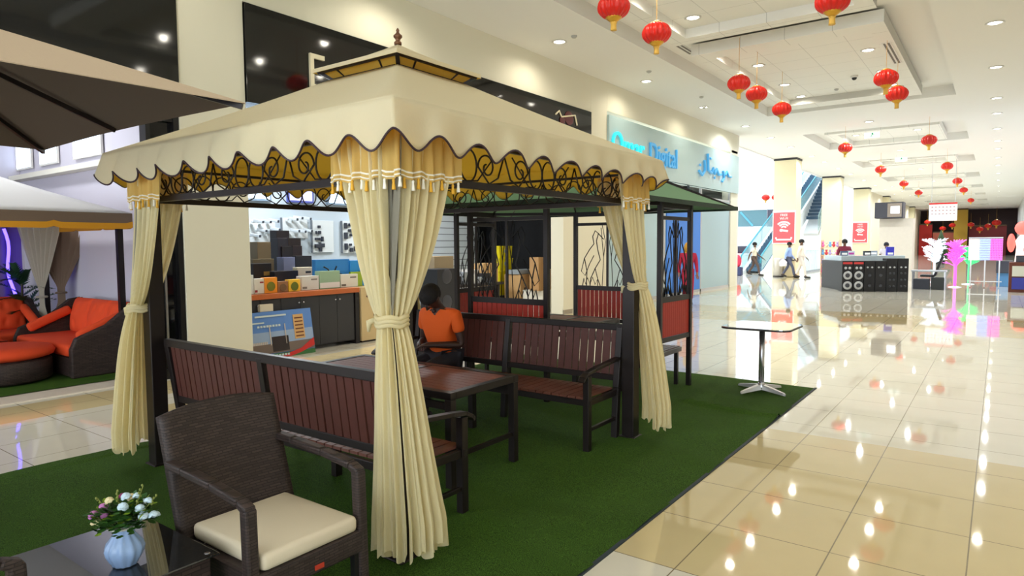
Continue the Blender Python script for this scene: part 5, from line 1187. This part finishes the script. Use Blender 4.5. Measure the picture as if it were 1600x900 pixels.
# parked toy cart at the atrium edge
t = thing('display_vehicle', 'pink and white promotional stall in the atrium behind the railing', 'stall', (-13.3, 42, 0)); MB().box(-.9, .9, -.4, .4, .9, 1.05).build('canopy', mat('stall_pink', (226, 120, 150), .5), t, bevel=.04); MB().box(-.8, .8, -.35, .35, 0, .7).build('stall_base', mat('stall_white', (230, 230, 236), .5), t); MB().box(-.1, .8, -.1, .1, 1.05, 1.5).build('dark_figure', mat('stall_dark', (60, 60, 74), .5), t, bevel=.08)
t = thing('ride_on_toy', 'small red and dark blue ride on toy at the glass shop corner', 'toy', (-10.9, 34.5, 0)); MB().ball((0, 0, .75), .22, .2, .35).build('red_shell', mat('toy_red', (214, 60, 90), .5), t, True); MB().box(-.25, .25, -.2, .2, .0, .45).build('blue_base', mat('toy_navy', (50, 60, 100), .5), t, bevel=.04)
# toy stand
ts = thing('toy_stand', 'tiered stand crowded with pink and white toys left of the speakers', 'stand', (-6.85, 36.5, 0))
for z in (.1, .55, 1.0, 1.4): MB().box(-.42, .42, -.3, .3, z, z+.04).build('shelf', mat('stand_peach', (226, 190, 160), .5), ts)
for x in (-.42, .4): MB().box(x, x+.03, -.3, .3, 0, 1.8).build('side_panel', mat('stand_peach', (226, 190, 160), .5), ts)
rnd = random.Random(9); cols = [('pink', (236, 120, 180)), ('white', (236, 236, 240)), ('lilac', (190, 170, 226)), ('red', (214, 70, 80)), ('sky blue', (120, 180, 236)), ('cream', (236, 220, 190))]
for i in range(20):
    lv = i//5; z = (.14, .59, 1.04, 1.44)[lv]; cn_, cc = cols[(i*5+lv) % 6]; t = thing('soft_toy', '%s toy on shelf %s of the toy stand, %s from the left' % (cn_, ['one', 'two', 'three', 'four'][lv], ['first', 'second', 'third', 'fourth', 'fifth'][i % 5]), 'toy', (-7.18+(i % 5)*.165, 36.3, z), group='toys on the tiered stand')
    mb = MB(); mb.ball((0, 0, .09), .07, .06, .09, 10, 8); mb.ball((0, 0, .22), .055, n=10, k=8); mb.ball((-.04, 0, .27), .02, n=6, k=4); mb.ball((.04, 0, .27), .02, n=6, k=4); mb.build('body', mat('toy_%d_%d' % cc[:2], cc, .7), t, True); MB().ball((-.07, -.03, .12), .03, n=6, k=4).ball((.07, -.03, .12), .03, n=6, k=4).build('paws', mat('toy_%d_%d' % cc[:2], cc, .7), t, True)
# row of tower speakers
CONE = mat('silver_cone', (190, 192, 196), .3, metal=.4); SBK = mat('speaker_black', (26, 26, 30), .5); DKC = mat('dark_cone', (60, 62, 70), .35)
a0 = Vector((-4.28, 24.75, 0)); d0 = (Vector((-2.42, 25.75, 0))-a0); Ls = d0.length; ang = math.atan2(d0.y, d0.x); d0.normalize()
for i in range(6):
    p = a0+d0*(i+.5)*Ls/6; t = thing('tower_speaker', ('black tower speaker with two large silver cones and red label, %s from the left' % ['first', 'second'][i]) if i < 2 else 'black tower speaker with small dark cones, %s from the left' % ['', '', 'third', 'fourth', 'fifth', 'last'][i], 'speaker', p, ang, group='tower speakers in a row')
    w2 = Ls/12-.008; H_ = 1.04 if i < 4 else 1.12
    MB().box(-w2, w2, 0, .36, 0, H_).build('cabinet', SBK, t, bevel=.008)
    if i < 2:
        MB().box(-w2*.9, w2*.9, -.006, 0, .93, 1.0).build('label', mat('red_label', (200, 60, 60), .5), t)
        for zc in (.21, .55): c_ = MB().lathe([(.13, 0), (.145, .02), (.10, .022), (.05, .01)], 28); c_.v = [(x, -z-.0, y+zc) for x, y, z in c_.v]; c_.build('cone', CONE, t, True); c2 = MB().ball((0, -.02, zc), .075, .02, .075); c2.build('dust_cap', DKC, t, True)
        for xx in (-.065, .065): MB().ball((xx, -.01, .8), .045, .02, .045).build('tweeter', CONE, t, True)
    else:
        for zc in ((.2, .55) if i < 4 else (.18, .4, .62)):
            for xx in ((0,) if i < 4 else (-.06, .06)): MB().ball((xx, -.005, zc), .05 if i < 4 else .035, .02, .05 if i < 4 else .035).build('cone', DKC, t, True)
        for xx in (-.07, .07): MB().ball((xx, -.01, .82), .035, .02, .03).build('tweeter', CONE, t, True)
bk = thing('display_counter', 'black sided display counter with glass top behind the speakers', 'counter', (-3.6, 26.3, 0), ang)
MB().box(-1.18, 1.0, -.35, 1.6, 0, 1.02).build('counter_body', SBK, bk, bevel=.01); MB().box(-1.12, .96, -.3, 1.5, 1.02, 1.2).build('glass_case', mat('case_glass', (190, 205, 214), .08), bk, bevel=.01)
for i, (x, y, c_, n_) in enumerate([(-.9, .1, (70, 90, 120), 'blue grey'), (-.5, .6, (210, 214, 220), 'pale'), (-.1, .2, (40, 44, 54), 'black'), (.3, .7, (150, 160, 170), 'grey'), (.62, .1, (60, 60, 190), 'blue')]):
    q = Matrix.Rotation(ang, 4, 'Z') @ Vector((x, y, 0)); t = thing('boxed_gadget', n_+' boxed gadget standing on the glass case', 'gadget', (-3.6+q.x, 26.3+q.y, 1.203), ang)
    MB().box(-.12, .12, -.05, .05, 0, .3 if i == 4 else .16).build('carton', mat('g_%d_%d_%d' % c_, c_, .5), t, bevel=.004); MB().box(-.09, .09, -.053, -.05, .03, .1).build('print', PW if i != 1 else mat('print_magenta', (190, 70, 160), .5), t)
# laptop & folding table right of the speakers
t = thing('equipment_table', 'low silver equipment table with black gear right of the speakers', 'table', (-1.95, 27.6, 0))
MB().box(-.55, .5, -.3, .3, .62, .67).build('tabletop', mat('silver_top', (180, 186, 196), .3), t)
for x in (-.5, .45):
    for y in (-.25, .25): MB().box(x-.02, x+.02, y-.02, y+.02, 0, .62).build('leg', CHROME, t)
cart(-2.45, -1.95, 27.35, 27.8, 0, .36, (58, 62, 74), 'amplifier', 'dark amplifier case under the silver table, left', 'amplifier'); cart(-1.88, -1.5, 27.3, 27.75, 0, .42, (50, 54, 56), 'amplifier', 'dark speaker box under the silver table, right', 'speaker')
t = thing('office_chair', 'black armchair back standing tilted beyond the silver table', 'chair', (-1.95, 28.4, 0)); MB().bar((.1, 0, .45), (.32, .05, 1.15), .08, .4, up=(0, 1, 0)).build('backrest', SBK, t, bevel=.02); MB().box(-.35, .12, -.22, .22, .4, .48).build('seat', SBK, t, bevel=.03); MB().lathe([(.03, .03), (.03, .4)], 12).build('stem', CHROME, t); MB().lathe([(.26, 0), (.24, .03), (.03, .06)], 10).build('base', SBK, t)
# white booth with black box on top
cart(-4.4, -3.1, 34, 35, 0, 2.72, (206, 198, 184), 'booth', 'tall white kiosk wall carrying the black box', 'kiosk')
t = thing('projector_box', 'black housing with small white screen on top of the white kiosk', 'screen', (-4., 33.9, 2.73)); MB().box(-.55, .55, -.3, .6, 0, .7).build('housing', mat('box_grey', (60, 60, 68), .5), t, bevel=.01); MB().box(-.05, .5, -.31, -.3, .05, .65).build('side_panel', mat('box_taupe', (140, 128, 116), .5), t); MB().box(.08, .42, -.32, -.31, .2, .52).build('screen', mat('small_screen', (235, 240, 245), .4, emit=1), t)
# hanging calendar sign
cs_ = thing('hanging_sign', 'white hanging sign with red top edge and rows of small marks', 'sign', (-2.36, 40, 3.2)); MB().box(-.6, .6, -.03, .03, -.46, .42).build('panel', mat('sign_panel', (240, 236, 232), .5, emit=.3), cs_, bevel=.005); MB().box(-.6, .6, -.034, .034, .36, .44).build('red_edge', mat('sign_red', (214, 40, 44), .5), cs_)
m = MB()
for r in range(3):
    for k_ in range(7): m.box(-.5+k_*.155, -.42+k_*.155, -.036, -.03, .2-r*.17, .25-r*.17)
m.build('marks', mat('sign_marks', (160, 130, 140), .5), cs_); MB().tube([(-.5, 0, .42), (-.5, 0, 2.6)], .01).tube([(.5, 0, .42), (.5, 0, 2.6)], .01).build('cables', CHROME, cs_)
# neon trees
def neon_tree(label, loc, h, col, stem, sp, em):
    t = thing('light_tree', label, 'light tree', loc); M_ = mat('neon_%d_%d' % col[:2], col, .5, emit=em); MB().tube([(0, 0, .02), (0, 0, h*.55)], stem, 8).build('trunk', M_, t, True); MB().lathe([(.22, 0), (.2, .02), (.03, .05)], 16).build('base', mat('tree_base', (220, 220, 226), .4), t)
    rnd = random.Random(len(label)); m = MB()
    for i in range(80):
        a = rnd.uniform(0, 2*PI); z = h*(.45+.42*rnd.random()); r = sp*rnd.uniform(.45, 1); b = Vector((0, 0, z-.1)); e = Vector((math.cos(a)*r, math.sin(a)*r, z+rnd.uniform(.0, .25)*h*.4)); mdl = b.lerp(e, .5)+Vector((0, 0, .04)); m.tube([b, mdl, e], [.02, .018, .012], 5)
        for s_ in (-1, 1): m.tube([mdl, mdl+(e-mdl)*.5+Vector((-math.sin(a)*s_*.09, math.cos(a)*s_*.09, .05))], .012, 4)
    m.build('branches', M_, t)
neon_tree('glowing pink artificial light tree on the polished floor', (-1.28, 29.2, 0), 1.85, (255, 110, 230), .05, .42, .5)
neon_tree('glowing white artificial light tree behind the silver table', (-2.15, 32.5, 0), 1.95, (235, 245, 255), .04, .5, .4)
neon_tree('glowing green artificial light tree right of the pink one', (-.95, 31.5, 0), 1.7, (90, 225, 150), .03, .45, .4)
st_ = thing('ribbon_stand', 'white framed stand hung with white, blue and pink glowing tassels', 'stand', (-.4, 29.2, 0))
for x in (-.42, 0, .42): MB().tube([(x, 0, .03), (x, 0, 1.0)], .02, 8).build('leg', ESW, st_, True)
MB().box(-.5, .5, -.03, .03, .22, .25).build('rail', ESW, st_); MB().box(-.5, .5, -.03, .03, 1.78, 1.82).build('rail', ESW, st_)
for nm, xa, xb, c_ in (('white_tassels', -.5, -.18, (255, 248, 240)), ('blue_tassels', -.18, .14, (190, 210, 255)), ('pink_tassels', .14, .5, (255, 130, 240))):
    m = MB(); k_ = 8
    for i in range(k_):
        x = xa+(i+.5)*(xb-xa)/k_
        for j in range(9): m.ball((x, -.02*(i % 2), 1.72-j*.085), .022, .022, .05, 6, 4)
    o = m.build(nm, mat('neon_t%d_%d' % c_[:2], c_, .5, emit=.4), st_, True); o['kind'] = 'stuff'
tag(MB().ball((0, 0, .5), .0001, n=3, k=2).build('x', PW), 'x', 'x'); bpy.data.objects.remove(bpy.data.objects['x'])
# right edge
cart(.28, 1.3, 27.2, 28.1, 0, .98, (96, 46, 30), 'sales_desk', 'brown sales desk with pale and blue front panels at the right edge', 'desk')
sd = bpy.data.objects['sales_desk']; MB().box(.36, 1.25, 27.17, 27.2, .52, .86).build('pale_panel', mat('pale_panel', (206, 206, 190), .5), sd); MB().box(.36, 1.25, 27.17, 27.2, .1, .48).build('blue_panel', mat('royal_panel', (50, 56, 150), .5), sd)
cart(.45, .8, 27.4, 27.7, .983, 1.2, (70, 74, 84), 'boxed_gadget', 'dark grey device on the brown sales desk', 'gadget'); cart(.9, 1.2, 27.4, 27.8, .983, 1.28, (210, 212, 216), 'boxed_gadget', 'pale device on the brown sales desk', 'gadget')
cart(-.05, .4, 30.4, 31, .0, .5, (90, 150, 200), 'storage_tub', 'light blue plastic tub left of the brown desk', 'tub'); cart(-.08, .42, 30.3, 31.1, .503, .95, (66, 72, 80), 'appliance', 'dark grey appliance standing on the blue tub', 'appliance')
# right shop windows dressing
for i, (y, z, c_, n_) in enumerate([(33, 2.6, (236, 60, 60), 'red'), (36, 1.6, (255, 170, 190), 'pink'), (40, 3.2, (60, 160, 110), 'green'), (45, 2.2, (240, 90, 80), 'coral'), (52, 3.0, (150, 160, 220), 'lavender')]):
    t = thing('window_display', n_+' panel display in the shop window along the right edge', 'display', (1.66, y, z)); MB().box(-.05, .03, -.9, .9, -.7, .7).build('panel', mat('wd_%d' % i, c_, .5), t, bevel=.01); MB().box(-.06, -.05, -.5, .5, -.3, .3).build('inset', PW, t)
RL = mat('red_glow', (255, 90, 80), .5, emit=1.2)
t = thing('inflatable_figure', 'red and white glowing tall festive figure near the right wall', 'decoration', (.9, 40, 0)); MB().lathe([(.3, 0), (.32, .3), (.25, 1.4), (.3, 1.7), (.1, 2.0)], 20).build('body', mat('figure_white', (255, 230, 220), .5, emit=.9), t, True); MB().ball((0, 0, 2.3), .34).ball((-.45, 0, 1.6), .16, .14, .45).ball((.45, 0, 1.6), .16, .14, .45).build('head_and_arms', RL, t, True)
t = thing('light_ball', 'red glowing round lantern beside the festive figure', 'lantern', (1.25, 38, 1.3)); MB().ball((0, 0, 0), .38).build('globe', RL, t, True); MB().lathe([(.1, -.42), (.12, -.36), (.1, -.34)], 12).build('cap', GOLD, t)
# far dark restaurants
FX = 104
def fw(px, py, y=103.8): p = ony(px, py, y); return p.x, p.z
def facade(px0, pyt, px1, pyb, col, name, label, cat, y=103.6, th_=.3):
    a = fw(px0, pyt, y); b = fw(px1, pyb, y); t = thing(name, label, cat, ((a[0]+b[0])/2, y, 0), world=True)
    MB().box(a[0], b[0], y-th_, y+.1, 0, min(5.8, a[1])).build('body', mat('f_%d_%d_%d' % col, col, .6), t); MB().box(a[0], b[0], y-th_-.05, y-th_, min(5.8, a[1])-.15, min(5.8, a[1])).build('top_edge', mat('f_edge', (90, 70, 50), .5), t); return t
facade(1492, 325, 1511, 381, (196, 160, 60), 'shop_pillar', 'tall gold shop pillar between the dark restaurants far away', 'pillar', 100, .5)
facade(1437, 350, 1456, 381, (190, 40, 34), 'distant_shopfront', 'dark red panel at the left of the distant restaurant', 'panel', 101)
facade(1458, 362, 1492, 381, (200, 110, 90), 'distant_shopfront', 'reddish lit shopfront under the hanging sign', 'panel', 101)
facade(1514, 352, 1572, 381, (116, 40, 44), 'distant_shopfront', 'dark red lit shopfront right of the gold pillar', 'panel', 101)
for i, (px, py) in enumerate([(1449, 347), (1473, 357), (1488, 352), (1517, 351), (1531, 358), (1557, 348), (1544, 353)]):
    p = ony(px, py, 98); dup(ln0, tuple(p), scale=2.0 if i == 5 else 1.5, label='large red lantern before the distant restaurants, %s from the left' % ['first', 'second', 'third', 'fourth', 'fifth', 'last', 'sixth'][i], group='red lanterns before the restaurants')
cf = thing('conical_tree', 'dark green conical artificial tree before the distant red shopfront', 'tree', (-3.6, 60, 0)); MB().lathe([(.1, 0), (.1, .4), (.7, .42), (.35, 1.2), (.5, 1.2), (.2, 2.0), (.02, 2.6)], 16).build('foliage', mat('dark_conifer', (50, 70, 40), .8, noise=.3), cf, True); MB().lathe([(.3, 0), (.3, .3), (.25, .32)], 12).build('pot', DARK, cf)
for o in list(bpy.data.objects):
    if '_w' in o: del o['_w']
